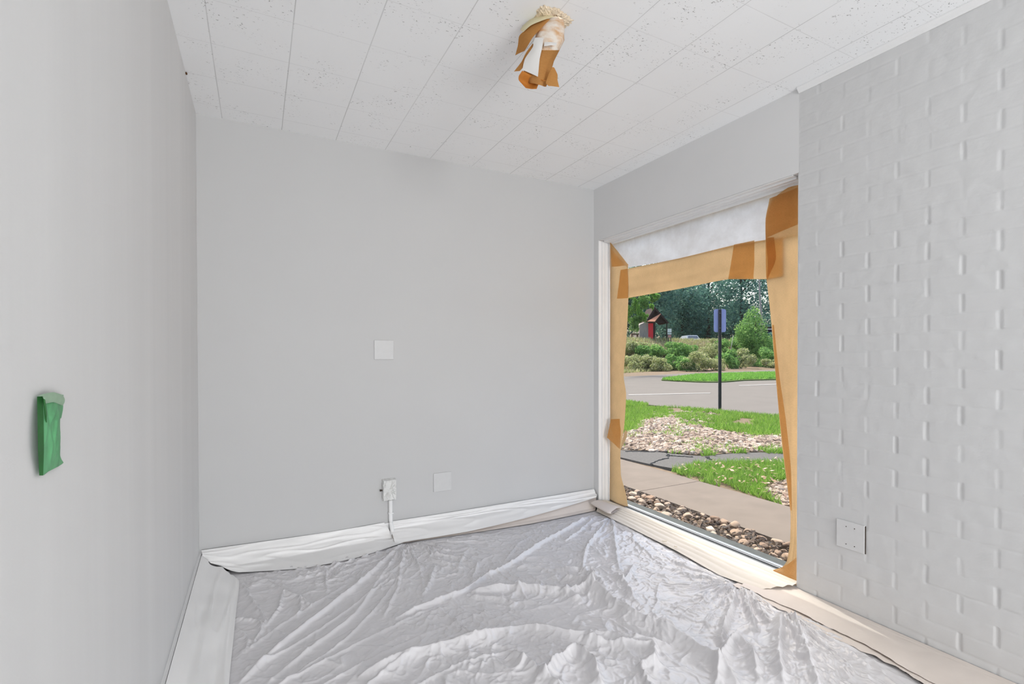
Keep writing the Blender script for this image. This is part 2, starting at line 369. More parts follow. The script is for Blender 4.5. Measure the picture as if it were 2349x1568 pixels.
# ================================================================== PLASTIC DROP SHEET
GX0, GX1, GY0, GY1 = .10, 2.66, -.06, -3.15
nx_, ny_ = 660, 800
gx = np.linspace(GX0, GX1, nx_); gy = np.linspace(GY0, GY1, ny_); X, Y = np.meshgrid(gx, gy, indexing='ij')
def P2(x, y): return flo(x, y)[:2]
G0, G1, G2, G3, G4 = P2(548, 1312), P2(932, 1243), P2(1400, 1188), P2(1690, 1343), P2(1800, 1408)
wx = X+.05*perlin(X*3, Y*3, 21)+.016*perlin(X*11, Y*11, 22); wy = Y+.05*perlin(X*3+9, Y*3, 23)+.016*perlin(X*11, Y*11+5, 24)
def ridged(s, seed, p=2.): return np.clip(1-np.abs(perlin(wx*s, wy*s, seed))*2.2, 0, 1)**p
def billow(s, seed): return np.abs(perlin(wx*s, wy*s, seed))
patchy = .35+1.1*np.clip(perlin(X*2.3, Y*2.3, 35)+.4, 0, 1)
Zs = .004*perlin(X*1.7, Y*1.7, 31)+.004*ridged(3.1, 32, 3)+.0055*ridged(5.7, 33, 4)+.0048*ridged(10, 34, 3.5)*patchy+.0030*ridged(19, 36, 3)*patchy+.0016*ridged(37, 38, 2.5)*patchy+.0014*billow(15, 37)
calm = np.clip(np.hypot(X-P2(700, 1450)[0], Y-P2(700, 1450)[1])/.55, .35, 1)      # smoother, stretched area at the left
Zs *= calm
def polyridge(pts, h, wl, wr_, seed=0, ends=.15, mod=.45):
    global Zs
    P = np.array([P2(*q) for q in pts]); 
    dens = resample(np.c_[P, np.zeros(len(P))], 80)[:, :2]
    dens = dens+.006*np.stack([perlin(np.arange(80)*.23, np.arange(80)*.0+seed, seed), perlin(np.arange(80)*.23+50, np.arange(80)*.0+seed, seed)], 1)
    mn, mx = dens.min(0)-4*max(wl, wr_), dens.max(0)+4*max(wl, wr_)
    ix = np.where((gx > mn[0]) & (gx < mx[0]))[0]; iy = np.where((gy > mn[1]) & (gy < mx[1]))[0]
    if len(ix) == 0 or len(iy) == 0: return
    sl = np.s_[ix[0]:ix[-1]+1, iy[0]:iy[-1]+1]; xs, ys = X[sl], Y[sl]
    best = np.full(xs.shape, 9.); side = np.zeros(xs.shape); tt = np.zeros(xs.shape)
    for i in range(79):
        a, c = dens[i], dens[i+1]; d = c-a; L2 = d@d+1e-12
        t = np.clip(((xs-a[0])*d[0]+(ys-a[1])*d[1])/L2, 0, 1); ex = xs-a[0]-t*d[0]; ey = ys-a[1]-t*d[1]
        dd = np.hypot(ex, ey); up = dd < best
        best[up] = dd[up]; side[up] = (d[0]*ey-d[1]*ex)[up]; tt[up] = ((i+t)/79)[up]
    w = np.where(side > 0, wl*.55, wr_*.75)*(1+.35*perlin(tt*9, tt*0+seed*.7, seed+3))
    taper = np.clip(tt/ends, 0, 1)*np.clip((1-tt)/ends, 0, 1); taper = np.sqrt(taper)
    hmod = (1+mod*perlin(tt*7, tt*0+seed, seed+1))*.95
    Zs[sl] += h*taper*hmod*(.35*np.exp(-(best/w)**2)+.65*np.exp(-best/(w*.7)))
def fan(Gp, R_, k, h, a0, a1, seed, pw=.55):
    global Zs
    dx, dy = X-Gp[0], Y-Gp[1]; r = np.hypot(dx, dy); th = np.arctan2(dy, dx)
    tn = th+.20*perlin(r*5, th*2, seed)*np.clip(r*3, 0, 1)+.04*perlin(r*22, th*6, seed+1)
    fold = np.clip(1-np.abs(perlin(tn*k, r*.8, seed+2))*2.6, 0, 1)**1.6+.5*np.clip(1-np.abs(perlin(tn*k*2.3, r*1.2, seed+4))*2.6, 0, 1)**2
    win_ = np.clip((th-a0)/.2, 0, 1)*np.clip((a1-th)/.2, 0, 1)
    Zs += h*fold*win_*np.clip(r/.10, 0, 1)**pw*np.exp(-(r/R_)**2)
fan(G1, .55, 4.5, .016, -math.pi-.1, .1, 41)
fan(G2, .50, 5.0, .018, -2.9, -.9, 42)
fan(G3, .42, 5.5, .016, -4, 4, 43)
fan(G3, .75, 4.0, .015, -2.2, -1.0, 44)
fan(G4, .6, 5., .018, -2.6, -1.2, 45)
fan(G0, .35, 4., .008, -1.5, -.1, 46)
# long stretched folds and the high crumpled ridges
polyridge([(932, 1246), (850, 1320), (760, 1392), (660, 1470), (545, 1575)], .020, .020, .030, 1, .06, .2)
polyridge([(930, 1250), (868, 1335), (815, 1412), (700, 1500), (610, 1575)], .012, .02, .025, 2, .08, .3)
polyridge([(934, 1250), (920, 1300), (912, 1352), (880, 1420)], .014, .012, .014, 3)
polyridge([(937, 1248), (965, 1315), (972, 1360)], .010, .012, .016, 4)
polyridge([(945, 1250), (1000, 1275), (1060, 1284), (1115, 1312)], .013, .02, .03, 5)
polyridge([(1366, 1180), (1305, 1215), (1240, 1252), (1175, 1296), (1110, 1330), (1060, 1362), (985, 1392), (905, 1425)], .024, .022, .03, 6, .06, .3)
polyridge([(1395, 1192), (1372, 1225), (1345, 1262), (1336, 1312)], .018, .014, .02, 7)
polyridge([(1404, 1192), (1410, 1240), (1418, 1300), (1428, 1315)], .022, .016, .024, 8)
polyridge([(1370, 1185), (1330, 1222), (1295, 1246)], .016, .012, .018, 9)
polyridge([(1080, 1362), (1180, 1352), (1290, 1360), (1340, 1385)], .032, .026, .05, 10, .12)
polyridge([(1290, 1330), (1340, 1338), (1372, 1362), (1412, 1392), (1470, 1432), (1530, 1458), (1600, 1500), (1660, 1545), (1700, 1590)], .050, .035, .06, 11, .08, .4)
polyridge([(1270, 1312), (1330, 1312), (1372, 1335), (1392, 1352)], .028, .02, .03, 12)
polyridge([(1080, 1372), (1150, 1378), (1185, 1390)], .018, .02, .03, 13)
polyridge([(820, 1560), (940, 1510), (1060, 1480), (1180, 1452), (1220, 1448), (1290, 1460), (1400, 1468), (1480, 1478), (1545, 1492)], .034, .022, .05, 14, .08, .35)
polyridge([(1170, 1505), (1210, 1530), (1255, 1565), (1300, 1600)], .035, .03, .04, 15)
polyridge([(1245, 1570), (1275, 1530), (1320, 1500), (1360, 1530), (1380, 1580)], .045, .03, .03, 16)
polyridge([(1290, 1365), (1350, 1350), (1372, 1355)], .03, .02, .025, 17)
polyridge([(1412, 1320), (1440, 1352), (1456, 1382)], .026, .016, .03, 18)
polyridge([(1455, 1300), (1440, 1330), (1425, 1345)], .022, .018, .02, 19)
polyridge([(1690, 1360), (1680, 1400), (1660, 1450), (1655, 1490)], .035, .02, .03, 20)
polyridge([(1705, 1362), (1718, 1410), (1735, 1452)], .034, .018, .02, 21)
polyridge([(1720, 1362), (1742, 1410), (1765, 1440)], .028, .016, .02, 22)
polyridge([(1640, 1590), (1655, 1520), (1690, 1470), (1720, 1500), (1745, 1580)], .04, .03, .03, 23)
polyridge([(1795, 1415), (1790, 1450), (1785, 1520), (1800, 1580)], .050, .025, .04, 24)
polyridge([(1812, 1415), (1840, 1480), (1860, 1540), (1880, 1590)], .040, .02, .03, 25)
polyridge([(1540, 1395), (1600, 1415), (1570, 1400)], .01, .01, .012, 26)
polyridge([(1000, 1300), (985, 1345), (970, 1372)], .02, .02, .025, 27)
polyridge([(1100, 1290), (1085, 1330)], .012, .012, .02, 28)
polyridge([(1220, 1232), (1190, 1250), (1160, 1290)], .010, .012, .014, 29)
polyridge([(548, 1330), (590, 1400), (608, 1425), (600, 1450), (575, 1490)], .016, .012, .016, 30)
polyridge([(608, 1335), (650, 1360), (690, 1375), (720, 1400)], .016, .014, .02, 31)
polyridge([(650, 1362), (640, 1400), (610, 1440)], .016, .012, .014, 32)
polyridge([(688, 1372), (692, 1400), (680, 1420)], .014, .01, .012, 33)
polyridge([(750, 1315), (748, 1340), (752, 1362)], .012, .01, .012, 34)
polyridge([(540, 1420), (590, 1428), (602, 1450)], .014, .014, .014, 35)
polyridge([(540, 1440), (570, 1470), (562, 1500)], .012, .014, .014, 36)
polyridge([(1340, 1470), (1400, 1485), (1500, 1492), (1500, 1560)], .03, .02, .04, 37)
polyridge([(1500, 1600), (1470, 1540), (1520, 1530)], .03, .02, .03, 38)
polyridge([(1900, 1480), (1950, 1500), (2000, 1540)], .014, .012, .016, 39)
for i_, pts in enumerate([[(590, 1600), (760, 1510), (900, 1440), (1010, 1390)], [(700, 1595), (880, 1500), (1000, 1450), (1130, 1402)], [(556, 1545), (680, 1480), (800, 1400), (905, 1318)], [(640, 1575), (780, 1480), (860, 1400), (922, 1320)],
        [(820, 1590), (960, 1500), (1090, 1440)], [(1000, 1395), (1060, 1440), (1100, 1480)], [(560, 1500), (640, 1440), (720, 1390), (800, 1340)], [(930, 1590), (1050, 1530), (1200, 1490)], [(1120, 1300), (1180, 1340), (1210, 1380)], [(1480, 1240), (1540, 1290), (1660, 1335)], [(1440, 1230), (1520, 1300), (1650, 1345)], [(1560, 1420), (1620, 1380), (1680, 1352)], [(1600, 1460), (1650, 1400), (1686, 1356)]]):
    polyridge(pts, .0085, .010, .013, 60+i_, .12, .3)
# a few hundred short sharp creases
r2 = np.random.default_rng(99)
for k in range(900):
    cx_, cy_ = r2.uniform(.2, 2.6), -r2.uniform(.12, 2.3)
    if cx_ < 1.1 and cy_ < -.5 and r2.random() < .55: continue
    g = [G0, G1, G2, G3, G4][int(np.argmin([np.hypot(cx_-q[0], cy_-q[1]) for q in (G0, G1, G2, G3, G4)]))]
    base = math.atan2(cy_-g[1], cx_-g[0]); an = base+r2.normal(0, .5) if r2.random() < .6 else r2.uniform(0, 6.3)
    L = r2.uniform(.03, .13)*(1.0 if r2.random() < .8 else 1.8); w = r2.uniform(.004, .010); h = w*r2.uniform(.4, .9)
    pts = [np.array([cx_, cy_])]; 
    for s in range(3): an += r2.normal(0, .25); pts.append(pts[-1]+L/3*np.array([math.cos(an), math.sin(an)]))
    mn = np.min(pts, 0)-4*w; mx = np.max(pts, 0)+4*w
    ix = np.where((gx > mn[0]) & (gx < mx[0]))[0]; iy = np.where((gy > mn[1]) & (gy < mx[1]))[0]
    if len(ix) < 2 or len(iy) < 2: continue
    sl = np.s_[ix[0]:ix[-1]+1, iy[0]:iy[-1]+1]; xs, ys = X[sl], Y[sl]; best = np.full(xs.shape, 9.); tt = np.zeros(xs.shape); sd = np.zeros(xs.shape)
    for i in range(3):
        a, c = pts[i], pts[i+1]; d = c-a; t = np.clip(((xs-a[0])*d[0]+(ys-a[1])*d[1])/(d@d), 0, 1)
        dd = np.hypot(xs-a[0]-t*d[0], ys-a[1]-t*d[1]); up = dd < best; best[up] = dd[up]; tt[up] = ((i+t)/3)[up]; sd[up] = (d[0]*(ys-a[1])-d[1]*(xs-a[0]))[up]
    Zs[sl] += (1 if r2.random() < .8 else -.6)*h*np.sin(math.pi*np.clip(tt, 0, 1))*np.exp(-best/np.where(sd > 0, w*.6, w*1.3))
# press the sheet down where tape and paper hold its edges
def press(d, w): return np.clip(d/w, 0, 1)
edge_back = np.interp(gx, [0, G0[0], G1[0], P2(1365, 1176)[0], 3], [G0[1], G0[1], G1[1], P2(1365, 1176)[1], -.2])[:, None]
pr = press(edge_back-Y-.02, .11)**1.2*press(X-.16, .10)
rx = np.interp(-gy, [.2, .34, 1.52, 1.82, 1.97, 2.33, 3.2], [2.58, 2.61, 2.50, 2.46, 2.50, 2.39, 2.2])[None, :]
pr = pr*(.25+.75*press(rx-X+.02, .14))
Zs = (Zs-Zs.min()*0)*(.15+.85*pr)
Zs = np.maximum(Zs+.004, .0025)
und = np.clip((X-rx-.015)/.02, 0, 1); Zs = Zs*(1-und)+.0025*und
V = np.stack([X, Y, Zs], -1).reshape(-1, 3)
keep = ((X[:-1, :-1] < rx[:, :-1]+.05) & (Y[:-1, :-1] < edge_back[:-1]+.035) & (X[:-1, :-1] > .125)).ravel()
Fs = np.array(grid_faces(nx_, ny_))[keep]
used = np.unique(Fs); rem = np.full(len(V), -1); rem[used] = np.arange(len(used))
sheet = mk('drop_sheet', V[used], rem[Fs][:, ::-1].tolist(), M['sheet'], None, True)
props(sheet, 'large crumpled milky plastic drop sheet spread over the middle of the floor', 'drop sheet')

# ------------------------------------------------------------------ masking film and paper strips along the walls
def strip3(name, rows, mat, label, cat, n=220, m=40, bump=None, parent=None, group=None):
    """rows: list of polylines (world points) from the wall edge outward, lofted in order"""
    R_ = [resample(r, n) for r in rows]; k = len(R_); t = np.linspace(0, k-1, m); V = np.zeros((n, m, 3))
    for j, s in enumerate(t):
        i = min(int(s), k-2); w = s-i; V[:, j] = R_[i]*(1-w)+R_[i+1]*w
    if bump is not None:
        U, T_ = np.meshgrid(np.linspace(0, 1, n), np.linspace(0, 1, m), indexing='ij'); V = V+bump(U, T_, V)
    o = mk(name, V.reshape(-1, 3), grid_faces(n, m), mat, parent, True)
    if label: props(o, label, cat, group)
    return o
def fl(px, z=.012): return flo(px[0], px[1], z)
# back wall, left piece (corner to raceway)
ya = -.0165
def folds(a, sx, st, seed, lo=.0):
    def f(U, T_, V):
        e = np.sin(np.pi*np.clip(T_*1.0, 0, 1))**.7
        h = a*e*(perlin(U*sx, T_*st, seed)+.5*perlin(U*sx*2, T_*st*2.2, seed+1)+.9*np.clip(1-np.abs(perlin(U*sx*.7, T_*st*1.5, seed+2))*2.5, 0, 1)**2)
        return np.stack([h*0, -h*.7, h*.7+lo*0], -1)
    return f
topL = [(.012, ya, .122), (.3, ya, .116), (.7, ya, .110), (1.02, ya, .116)]
midL = [(.02, -.045, .098), (.22, -.055, .078), (.7, -.040, .062), (1.05, -.034, .060)]
lowL = [(.06, -.072, .060), (.205, -.098, .030), (.72, -.080, .032), (1.10, -.072, .030)]
endL = [(.10, -.085, .044), tuple(flo(548, 1312, .016)), tuple(flo(700, 1302, .020)), tuple(flo(820, 1278, .020)), tuple(flo(925, 1244, .018))]
strip3('masking_film', [topL, midL, lowL, endL], M['film'], 'white masking film skirting the back wall from the left corner to the conduit', 'masking film', bump=folds(.010, 5, 2.2, 61), group=None)
topR = [(1.060, ya, .112), (1.4, ya, .110), (1.9, ya, .112), (2.4, ya, .114), (W-.012, ya, .116)]
midR = [(1.056, -.035, .066), (1.4, -.042, .072), (1.9, -.048, .07), (2.4, -.05, .07), (W-.014, -.05, .075)]
endR = [tuple(flo(906, 1248, .0115)), tuple(flo(1080, 1222, .011)), tuple(flo(1220, 1200, .011)), tuple(flo(1320, 1180, .011)), tuple(flo(1366, 1170, .011))]
lowR = [tuple(.25*np.array(midR[i])+.75*np.array(endR[i])+np.array([0, 0, -.008])) for i in range(5)]
# beige paper below, film over its upper part
strip3('masking_paper', [midR, lowR, endR], M['beigepaper'], 'pinkish beige masking paper showing below the film on the back wall', 'masking paper', bump=None)
shift = np.array([0, -.004, .004])
topR2 = [tuple(np.array(p)+np.array([0, 0, .004])) for p in topR]; midR2 = [tuple(np.array(p)+shift*1.5) for p in midR]
lowR2 = [tuple(np.array(endR[i])*a+np.array(midR[i])*(1-a)+shift+np.array([0, -.002, .004])) for i, a in enumerate((1.0, .93, .68, .40, .18))]
strip3('masking_film', [topR2, midR2, lowR2], M['film'], 'white masking film skirting the back wall from the conduit to the window corner', 'masking film', bump=folds(.009, 5, 2.4, 71))
# left wall strip
xa = .0165
topW = [(.018, -.024, .104), (xa, -.10, .110), (xa, -.5, .112), (xa, -1.2, .112), (xa, -2.4, .112), (xa, -3.15, .112)]
midW = [(.040, -.085, .058), (.060, -.115, .072), (.070, -.5, .066), (.068, -1.2, .066), (.07, -2.4, .066), (.07, -3.15, .066)]
endW = [(.130, -.150, .008), tuple(flo(549, 1330, .010)), tuple(flo(542, 1400, .010)), tuple(flo(534, 1480, .010)), tuple(flo(525, 1568, .010)), (.190, -3.15, .010)]
lowW = [(.085, -.125, .024), (.150, -.160, .020), (.150, -.45, .026), (.150, -.85, .026), (.150, -1.3, .026), (.15, -3.15, .026)]
def foldsW(U, T_, V):
    e = np.sin(np.pi*np.clip(T_, 0, 1))**.7
    h = .010*e*(perlin(U*9, T_*2.4, 81)+.6*perlin(U*20, T_*5, 82)+np.clip(1-np.abs(perlin(U*4, T_*3.6, 83))*2.5, 0, 1)**2)
    return np.stack([h*.7, h*0, h*.7], -1)
strip3('masking_film', [topW, midW, lowW, endW], M['film'], 'white masking film skirting the base of the left wall', 'masking film', n=300, bump=foldsW)
# brick wall: beige paper laid on the floor, two layers with ragged edges
wl = [(W-.004, -1.50, .022), (W-.004, -1.72, .020), (W-.004, -2.2, .016), (W-.004, -3.15, .016)]
wlo = [(W-.05, -1.50, .014), (W-.05, -1.72, .012), (W-.05, -2.2, .011), (W-.05, -3.15, .011)]
lo1 = [tuple(flo(1682, 1340, .014)), tuple(flo(1730, 1372, .016)), tuple(flo(1775, 1390, .020)), tuple(flo(1850, 1428, .016)), tuple(flo(1905, 1460, .014)), tuple(flo(1985, 1495, .016)), tuple(flo(2060, 1530, .014)), tuple(flo(2140, 1580, .014)), (2.36, -3.15, .014)]
lo2 = [tuple(flo(1700, 1342, .020)), tuple(flo(1760, 1372, .022)), tuple(flo(1830, 1402, .022)), tuple(flo(1900, 1438, .020)), tuple(flo(1960, 1465, .020)), tuple(flo(2030, 1502, .022)), tuple(flo(2100, 1545, .018)), (2.40, -3.15, .018)]
def rag(seed, a=.006):
    def f(U, T_, V):
        s = np.clip((T_-.75)/.25, 0, 1); h = a*perlin(U*40, U*0+seed, seed)*s; z = .0035*perlin(U*14, T_*3, seed+1)*np.sin(np.pi*np.clip(T_, 0, 1))
        z = np.abs(z)+.004*np.clip(perlin(U*9, T_*1.5, seed+2), 0, 1)*s
        return np.stack([h, h*0, z], -1)
    return f
strip3('masking_paper', [[tuple(np.array(p)-np.array([.01, 0, .003])) for p in wlo], lo1], M['beigepaper'], 'lower layer of beige masking paper peeking out toward the drop sheet at the brick wall', 'masking paper', bump=rag(91, .012))
strip3('masking_paper', [wl, [tuple(np.array(p)+np.array([0, 0, .005])) for p in wlo], lo2], M['beigepaper'], 'wide beige masking paper laid on the floor along the painted brick wall', 'masking paper', bump=rag(95))
# window sill paper with its long pleats
sa = [tuple(wr(1392, 1166, .068)), tuple(wr(1440, 1170, .070)), tuple(wr(1620, 1247, .070)), tuple(wr(1775, 1318, .070)), (W+.066, WY0+.035, .040)]
sa = [(p[0], min(p[1], WY1-.034), max(.036, min(p[2], .042))) for p in sa]
sm = [(W-.012, WY1-.03, .040), (W-.012, -.5, .040), (W-.012, -1.1, .040), (W-.012, -1.5, .038), (W-.012, WY0+.0, .034)]
sb = [tuple(flo(1368, 1172, .018)), tuple(flo(1450, 1212, .018)), tuple(flo(1550, 1262, .018)), tuple(flo(1650, 1318, .018)), tuple(flo(1745, 1352, .018))]
def pleat(U, T_, V):
    z = .0085*np.abs(np.sin(T_*26+2.2*perlin(U*2.5, T_*2, 101)))*np.sin(np.pi*T_)**.5+.002*perlin(U*18, T_*5, 102)*np.sin(np.pi*T_)
    return np.stack([z*0, z*0, np.abs(z)], -1)
strip3('masking_paper', [sa, sm, sb], M['sillpaper'], 'cream pleated masking paper covering the sill below the window glass', 'masking paper', n=160, m=90, bump=pleat)
# folded paper wad at the left end of the sill
A = [tuple(flo(1356, 1152, .060)), tuple(flo(1392, 1172, .056)), tuple(flo(1402, 1174, .056))]; B = [tuple(flo(1376, 1146, .064)), tuple(flo(1408, 1158, .062)), tuple(flo(1424, 1162, .058))]
wad = thing('folded_paper', 'folded offcut of beige paper lying at the left foot of the window', 'paper', tuple((np.array(A[1])+np.array(B[1]))/2-np.array([0, 0, .014])))
V, Fc = ribbon(A, B, 24, 10, lambda U, T_, V: np.stack([U*0, U*0, .006*np.sin(np.pi*T_)], -1)); mk('top_fold', V, Fc, M['beigepaper'], wad, True)
V2, Fc = ribbon([tuple(np.array(p)-np.array([0, 0, .014])) for p in A], [tuple(np.array(p)-np.array([0, 0, .016])) for p in B], 24, 10); mk('bottom_fold', V2, Fc, M['beigepaper'], wad, True)
V3, Fc = ribbon(A, [tuple(np.array(p)-np.array([0, 0, .014])) for p in A], 24, 6, lambda U, T_, V: np.stack([-.006*np.sin(np.pi*T_), -.006*np.sin(np.pi*T_), U*0], -1)); mk('crease', V3, Fc, M['beigepaper'], wad, True)
# paint flakes on the sheet edge
def flake(px, L, wd, h, label):
    c = flo(*px, .03); n = 16; V = []
    ax = RT*.35+np.array([0, 0, .0])-FW*.9; ax[2] = 0; ax /= np.linalg.norm(ax); bx = np.array([-ax[1], ax[0], 0])
    for z in (0, .003):
        for i in range(n):
            w = 2*math.pi*i/n; e = c+ax*L*math.cos(w)+bx*wd*math.sin(w)*(1 if math.sin(w) > 0 else .55); e = e+np.array([0, 0, z+h*(.5+.5*math.cos(w))]); V.append(e)
    Fc = [tuple(range(n))[::-1], tuple(range(n, 2*n))]+[(i, (i+1) % n, n+(i+1) % n, n+i) for i in range(n)]
    props(mk('paint_flake', V, Fc, M['chip'], None, False), label, 'paint flake')
flake((1524, 1243), .022, .010, .012, 'cream curved paint flake standing at the edge of the sill paper')
flake((1550, 1254), .014, .005, .004, 'small brown-edged paint flake just right of the larger cream flake')

# ================================================================== WALL FITTINGS
def plate(name, y0z, axis, label, group, screws=4):
    """blank cover plate; axis 'back' (plane y=0) or 'right' (plane x=W)"""
    a0, a1, z0, z1 = y0z
    t = thing(name, label, 'cover plate', ((a0+a1)/2, -.0005, z0) if axis == 'back' else (W-.0005, (a0+a1)/2, z0), group)
    b = MB()
    def bx(u0, u1, w0, w1, d0, d1):
        if axis == 'back': b.box(u0, u1, -d1, -d0, w0, w1)
        else: b.box(W-d1, W-d0, u0, u1, w0, w1)
    bx(a0, a1, z0, z1, .0006, .0065); b.build('plate', M['plateback'] if axis == 'back' else M['plate'], t, bevel=.0025)
    for fx in (.34, .64):
        for fz_ in (.17, .80):
            u, w = a0+(a1-a0)*fx, z0+(z1-z0)*fz_; s = MB()
            c = np.array([u, -.0066, w]) if axis == 'back' else np.array([W-.0066, u, w]); dn = np.array([0, -.0012, 0]) if axis == 'back' else np.array([-.0012, 0, 0])
            s.tube([c, c+dn], .0022, 10); s.build('screw', M['dark'] if axis == 'right' else M['plateback'], t)
    return t
plate('cover_plate', (.963, 1.090, 1.178, 1.303), 'back', 'white painted blank cover plate at mid height of the back wall', None)
plate('cover_plate', (1.359, 1.489, .266, .395), 'back', 'white painted blank cover plate low on the back wall right of the outlet box', None)
bp = plate('cover_plate', (-2.017, -1.895, .303, .432), 'right', 'white painted cover plate set in the brick wall near the floor', None)
b = MB(); b.box(W-.0045, W-.0005, -2.0205, -2.0172, .305, .43); b.build('dark_gap', M['dark'], bp)
# surface box wrapped in plastic, with conduit
bx_ = thing('outlet_box', 'small electrical box wrapped in crumpled plastic low on the back wall', 'outlet box', (1.055, 0, .262))
b = MB(); b.box(1.017, 1.090, -.038, -.0005, .264, .392); b.build('box', M['plate'], bx_, bevel=.004)
n = 46; U, T_ = np.meshgrid(np.linspace(0, 1, n), np.linspace(0, 1, n), indexing='ij')
x_ = 1.008+.090*U; z_ = .257+.140*T_
rimd = np.minimum(np.minimum(U, 1-U), np.minimum(T_, 1-T_)); cx2, cz2 = U-.5, T_-.5; th = np.arctan2(cz2, cx2); rr_ = np.hypot(cx2, cz2)
d_ = .036*np.clip(rimd/.04, 0, 1)**.6+.0015+.010*(np.clip(1-np.abs(perlin(th*2.2, rr_*2, 111))*2.4, 0, 1)**1.5)*np.clip(rimd*6, 0, 1)*np.clip(rr_*5, 0, 1)+.004*perlin(U*8, T_*8, 112)*np.clip(rimd*8, 0, 1)
d_ = np.maximum(d_, .0012+.0385*(rimd > .055)); x_ = x_+.003*perlin(T_*6, U*2, 113)*(rimd < .05); z_ = z_+.003*perlin(U*6, T_*2, 114)*(rimd < .05)
mk('plastic_wrap', np.stack([x_, -d_, z_], -1).reshape(-1, 3), [f[::-1] for f in grid_faces(n, n)], M['wrapfilm'], bx_, False)
b = MB(); b.tube([(1.008, -.018, .328), (.997, -.018, .328)], .005, 10); b.tube([(.997, -.018, .328), (.994, -.018, .328)], .007, 10); b.build('knockout_stub', M['dark'], bx_)
cd = thing('conduit', 'white surface raceway running from the wrapped box down to the floor film', 'conduit', (1.062, 0, .03))
b = MB(); b.tube(resample([(1.0625, -.0138, .2555), (1.0625, -.0138, .15), (1.0625, -.018, .115), (1.0635, -.040, .083), (1.065, -.066, .045)], 30), .0130, 14); b.build('raceway', M['trim'], cd, True)
b = MB(); b.box(1.046, 1.079, -.0285, -.0005, .168, .174); b.build('clip', M['trim'], cd, bevel=.001)
# green taped switch on the left wall
sw = thing('masked_switch', 'wall switch covered with green masking tape on the left wall', 'light switch', (0, -2.205, 1.02))
b = MB(); b.box(.0005, .0030, -2.240, -2.170, 1.034, 1.122); b.build('switch_plate', M['plate'], sw, bevel=.002)
def lw(x, y, off): return tuple(on(x, y, 0, off*.68))
Lf = [lw(86, 909, .004), lw(87, 960, .010), lw(88, 1030, .010), lw(91, 1088, .006)]
Rt = [lw(144, 905, .004), lw(143, 935, .007), lw(139, 958, .007), lw(136, 962, .007), lw(136, 1044, .007), lw(144, 1060, .003)]
def cr(U, T_, V):
    h = .0045*np.clip(1-np.abs(perlin(U*3+T_*1.5, T_*3.2, 121))*2.4, 0, 1)**1.5*np.sin(np.pi*T_)*np.sin(np.pi*np.clip(U, .03, .97))+.0045*np.sin(np.pi*T_)**.4
    dip = -.004*np.exp(-((T_-.30)/.05)**2)*np.clip((.42-U)/.1, 0, 1)
    return np.stack([h+dip, h*0, h*0], -1)
V, Fc = ribbon(Lf, Rt, 50, 40, cr); mk('tape_cover', V, [f[::-1] for f in Fc], M['tape'], sw, True)
V, Fc = ribbon([lw(85, 909, .006), lw(86, 960, .012), lw(87, 1030, .013), lw(90, 1090, .008)], [lw(99, 909, .012), lw(100, 960, .017), lw(101, 1030, .017), lw(99, 1090, .012)], 40, 8)
o = mk('tape_edge', V, [f[::-1] for f in Fc], M['tapedark'], sw, True); o['label'] = 'dark doubled edge of the tape'
V, Fc = ribbon([lw(86, 908, .013), lw(100, 903, .015), lw(123, 899, .015), lw(143, 905, .012)], [lw(98, 910, .0165), lw(104, 925, .0165), lw(123, 922, .016), lw(144, 930, .012)], 30, 10, lambda U, T_, V: np.stack([.003*np.sin(np.pi*T_), U*0, U*0], -1))
o = mk('tape_flap', V, [f[::-1] for f in Fc], M['tapepale'], sw, True); o['label'] = 'paler flap folded over the top'
b = MB(); b.tube([lw(101, 912, .0175), lw(103, 930, .0178), lw(105, 950, .0178), lw(106, 968, .017)], [.0010, .0014, .0014, .0008], 6); b.build('tape_slit', M['tapedark'], sw)
V, Fc = ribbon([lw(98, 1087, .010), lw(112, 1073, .010), lw(128, 1062, .010)], [lw(100, 1090, .006), lw(120, 1074, .006), lw(145, 1061, .005)], 20, 6); mk('tape_corner', V, [f[::-1] for f in Fc], M['tape'], sw, True)
# brown speck where the left wall meets the ceiling
c = on(425, 168, 2, H-.004); b = MB(); th = np.linspace(0, math.pi, 7); b.tube([c+np.array([.004, -.011*math.cos(t), 0]) for t in th], [max(.0006, .0045*math.sin(t)) for t in th], 10)
props(b.build('nail_plug', M['brown'], None, True), 'tiny brown plug at the joint of left wall and ceiling', 'plug')

# ================================================================== WRAPPED CEILING LAMP
zt = float(np.dot(on(1275, 42, 2, H)-C0, FW))
lamp = thing('wrapped_ceiling_light', 'ceiling light bundled in brown paper hanging from a torn ceiling tile', 'ceiling light', tuple(on(1275, 42, 2, H-.0)))
def lp(x, y, dz=0.): return at(x, y, zt+dz)
b = MB(); top = on(1275, 42, 2, H); b.tube([top+np.array([0, 0, -.013]), top+np.array([0, 0, -.040])], [.030, .026], 24); b.build('canopy', M['torn'], lamp)
rows_ = [(1270, 42, 20, 18), (1265, 54, 27, 26), (1261, 72, 32, 30), (1258, 92, 34, 31), (1250, 115, 30, 29), (1240, 140, 28, 28), (1233, 160, 30, 29), (1229, 180, 31, 30), (1228, 194, 27, 28)]
n = 28; V = []; fm = []
for k, (cx_, cy_, rx_, rd) in enumerate(rows_):
    for j in range(n):
        w = 2*math.pi*j/n; wob_ = 1+.10*math.sin(3*w+k*.5)+.05*math.sin(7*w-k*.8)
        dy_ = 0
        if k == len(rows_)-1: dy_ = 3*math.sin(w*2+.6)+2*math.cos(w)
        if k == 0: dy_ = -4*math.sin(w)
        V.append(lp(cx_+rx_*wob_*math.cos(w), cy_+dy_, -rd*wob_*math.sin(w)*zt/F))
Fc = []
for k in range(len(rows_)-1):
    for j in range(n): Fc.append((k*n+j, k*n+(j+1) % n, (k+1)*n+(j+1) % n, (k+1)*n+j)); fm.append(1 if (k < 4) else 0)
